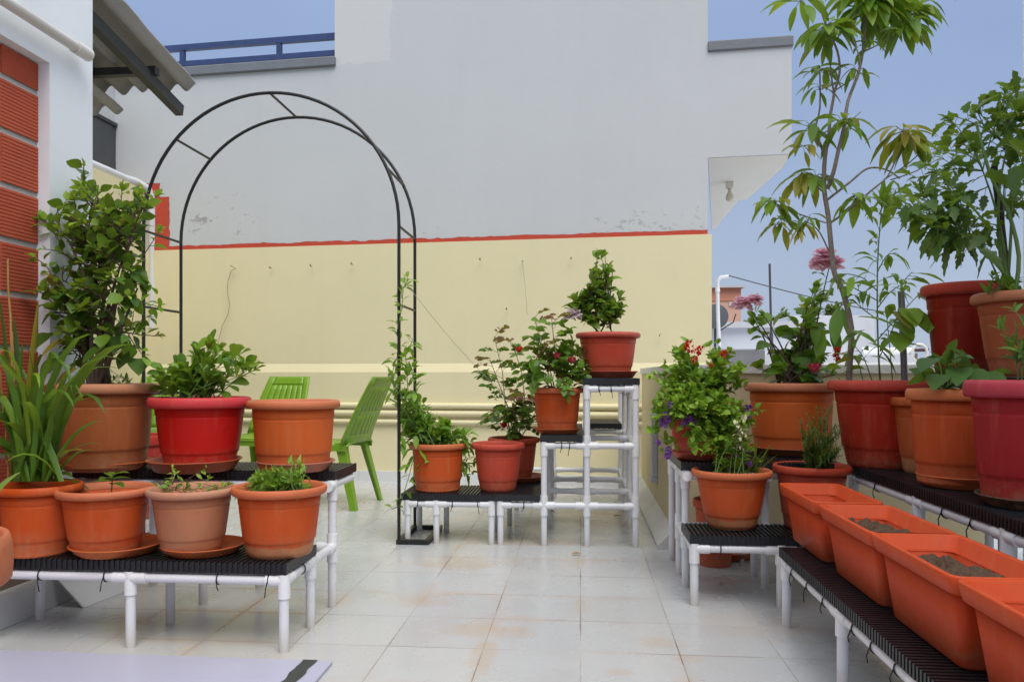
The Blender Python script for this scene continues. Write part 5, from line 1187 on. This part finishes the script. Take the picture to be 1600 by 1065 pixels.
# solar water heater and lattice tower
Yh = 14; h0, h1 = P(1345, 553, Yh), P(1424, 553, Yh); t = thing('water_heater', 'white solar water heater tank with round end ring on a far roof', 'water heater', h0); b = MB(); b.tube([h0, h1], .12, 20); b.build('tank', plain('white tank', (.7, .71, .73), .4, .05), t)
rc = P(1437, 552, Yh - .2); b = MB(); b.tube([(rc.x + .13 * math.cos(a), rc.y, rc.z + .16 * math.sin(a)) for a in [2 * PI * k / 24 for k in range(25)]], .026, 8, False); b.build('end_ring', plain('white ring', (.72, .70, .62), .5), t)
b = MB(); b.tube([(rc.x - .13, rc.y, rc.z), h1, P(1405, 575, Yh)], .02, 8); b.tube([(rc.x - .1, rc.y, rc.z - .1), P(1400, 566, Yh)], .02, 8); b.tube([P(1355, 553, Yh), P(1355, 585, Yh)], .02, 8); b.build('pipe', PVC, t)
hr = bld('brown_roof_house', 'far house with a dark tiled roof edge between the mango shoots', 'house', *span(1335, 1432, 20)[:2], span(1335, 1432, 20)[2], span(1335, 1432, 20)[2] + 5, P(1380, 552, 20).z, plain('cream plaster', (.55, .50, .42), .9, .1, 1))
b = MB(); ra, rb2, rv = span(1325, 1436, 20); b.loft([[(ra, rv - .5, P(1380, 551, 20).z), (ra, rv + 6, P(1380, 540, 20).z), (ra, rv + 6, P(1380, 545, 20).z), (ra, rv - .5, P(1380, 553, 20).z)], [(rb2, rv - .5, P(1380, 545, 20).z), (rb2, rv + 6, P(1380, 538, 20).z), (rb2, rv + 6, P(1380, 540, 20).z), (rb2, rv - .5, P(1380, 550, 20).z)]], True, True, flat=True); b.build('roof', plain('dark roof tile', (.10, .045, .045), .9, .3, 3), hr)
Yt = 120; tb = P(1418, 575, Yt); tt = P(1419, 502, Yt); t = thing('lattice_tower', 'thin pale lattice tower far away on the horizon', 'tower', tb); b = MB()
for sx in (-.45, .45): b.tube([(tb.x + sx, tb.y, tb.z), (tt.x + sx * .5, tt.y, tt.z)], .06, 5)
for k in range(9):
    z0 = tb.z + (tt.z - tb.z) * k / 9; z1 = tb.z + (tt.z - tb.z) * (k + 1) / 9; s_ = 1 if k % 2 else -1; b.tube([(tb.x - .4 * s_, tb.y, z0), (tb.x + .35 * s_, tb.y, z1)], .04, 4)
b.build('lattice', plain('pale tower steel', (.42, .45, .52), .7), t)
# far trees
def tree(px, py, Y, w, h, label):
    top = P(px, py, Y); bs = Vector((top.x, top.y, -7)); t = thing('tree', label, 'tree', bs, 0, 'far trees'); b = MB(); b.tube([bs, bs.lerp(top, .5), top - Vector((0, 0, h * .5))], [.3, .2, .1], 8); b.build('trunk', BARK_D, t)
    b = MB()
    for _ in range(1500):
        q = rvec() * (R(0, 1) ** .4); lump = .7 + .5 * noise.noise(q * 2.2 + Vector((px, 0, 0))); p = top + Vector((q.x * w * lump, q.y * w * lump, -h * .5 + q.z * h * .55 * lump)); b.leaf(p, q + rvec() * .6, .5, .26, 'ovate', .2, .5, R(.2, .7))
    b.build('crown', LF_TREE, t)
LF_TREE = leaf_mat('far tree leaf', (.05, .075, .05), (.075, .11, .06), (.11, .15, .07))
for px0, px1, Y, py, c_, lab in ((1150, 1200, 55, 556, (.5, .5, .52), 'far grey house block low behind the white roof'), (1235, 1290, 70, 538, (.55, .48, .40), 'far cream house block behind the pink hibiscus leaves'), (1320, 1372, 75, 552, (.56, .57, .58), 'far white house block behind the mango shoots'), (1440, 1475, 85, 563, (.50, .40, .34), 'far tan house block on the horizon left of the topmost red pot')):
    a_, b_, v_ = span(px0, px1, Y); hm = plain('far plaster %d' % px0, c_, .9, .15, .4); h_ = bld('far_house', lab, 'house', a_, b_, v_, v_ + 6, P(px0, py, Y).z, hm)
    for k in range(3):
        m_ = MB(); x_ = a_ + (b_ - a_) * (k + .3) / 3; zt_ = P(px0, py, Y).z; m_.box(x_, x_ + (b_ - a_) * .13, v_ - .05, v_ - .001, zt_ - 2.1, zt_ - .9); m_.build('window', plain('far window', (.08, .09, .10), .4), h_)
    m_ = MB(); m_.box(a_ - .2, b_ + .2, v_ - .2, v_ + 6.2, P(px0, py, Y).z, P(px0, py, Y).z + .2); m_.build('roof_slab', plain('pale concrete', (.52, .53, .55), .9, .15, 2), h_)
tree(1222, 488, 60, 1.0, 3.2, 'far dark green tree showing above the white house beside the mast'); tree(1303, 476, 60, 1.1, 3.6, 'far dark green tree behind the pink hibiscus'); tree(1490, 560, 70, 3, 2.6, 'far low tree on the horizon under the topmost red pot')
tree(1350, 560, 80, 6, 4, 'far wide low tree behind the beige parapet'); tree(1180, 520, 90, 5, 5, 'far wide tree mostly hidden behind the white house')
# ---------------------------------------------------------------- camera, light
cam = bpy.data.objects.new('camera', bpy.data.cameras.new('camera')); COL.objects.link(cam)
cam.location = (0, 0, EYE); cam.rotation_euler = (PI / 2, 0, TH)
cam.data.sensor_width = 36; cam.data.lens = F / 1600 * 36; cam.data.shift_y = (HOR - 532.5) / 1600; cam.data.clip_start = .02; cam.data.clip_end = 8000
sc.camera = cam
EL, AZ = math.radians(58), math.radians(152)        # azimuth of the sun, clockwise from +Y
w = bpy.data.worlds.new('World'); sc.world = w; w.use_nodes = True; nt = w.node_tree
bg = nt.nodes['Background']
sky = nt.nodes.new('ShaderNodeTexSky'); sky.sky_type = 'NISHITA'; sky.sun_disc = False; sky.sun_elevation = EL; sky.sun_rotation = AZ
sky.air_density = 1.0; sky.dust_density = 2.0; sky.ozone_density = 1.5
# white veil added overhead, out of view, to neutralise the light; whitish haze at the horizon
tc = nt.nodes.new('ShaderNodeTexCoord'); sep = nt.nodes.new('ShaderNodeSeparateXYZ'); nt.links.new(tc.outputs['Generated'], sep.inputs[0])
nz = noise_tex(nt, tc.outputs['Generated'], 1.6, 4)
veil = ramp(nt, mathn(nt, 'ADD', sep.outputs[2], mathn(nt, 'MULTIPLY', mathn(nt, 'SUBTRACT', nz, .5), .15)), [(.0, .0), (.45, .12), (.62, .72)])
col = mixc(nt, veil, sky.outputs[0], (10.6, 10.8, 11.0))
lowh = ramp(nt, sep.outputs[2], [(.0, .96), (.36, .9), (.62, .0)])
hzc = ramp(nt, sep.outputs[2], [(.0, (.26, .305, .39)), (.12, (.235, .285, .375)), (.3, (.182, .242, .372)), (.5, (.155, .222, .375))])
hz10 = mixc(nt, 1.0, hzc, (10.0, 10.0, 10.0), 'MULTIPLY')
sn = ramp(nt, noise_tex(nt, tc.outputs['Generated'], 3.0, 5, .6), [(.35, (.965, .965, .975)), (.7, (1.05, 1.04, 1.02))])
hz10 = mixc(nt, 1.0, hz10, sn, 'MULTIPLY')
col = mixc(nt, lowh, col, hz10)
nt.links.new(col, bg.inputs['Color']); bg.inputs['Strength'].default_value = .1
sun = bpy.data.objects.new('sun', bpy.data.lights.new('sun', 'SUN')); COL.objects.link(sun)
sun.data.energy = 1.1; sun.data.angle = math.radians(38); sun.data.color = (1, .965, .91)
d = Vector((math.sin(AZ) * math.cos(EL), math.cos(AZ) * math.cos(EL), math.sin(EL)))
sun.rotation_euler = d.to_track_quat('Z', 'Y').to_euler(); sun.location = (0, -5, 9)
sc.view_settings.view_transform = 'Standard'; sc.view_settings.look = 'None'; sc.view_settings.exposure = 0.78; sc.view_settings.gamma = 1
sc.render.engine = 'CYCLES'; sc.cycles.max_bounces = 8
try: sc.cycles.use_denoising = True
except Exception: pass
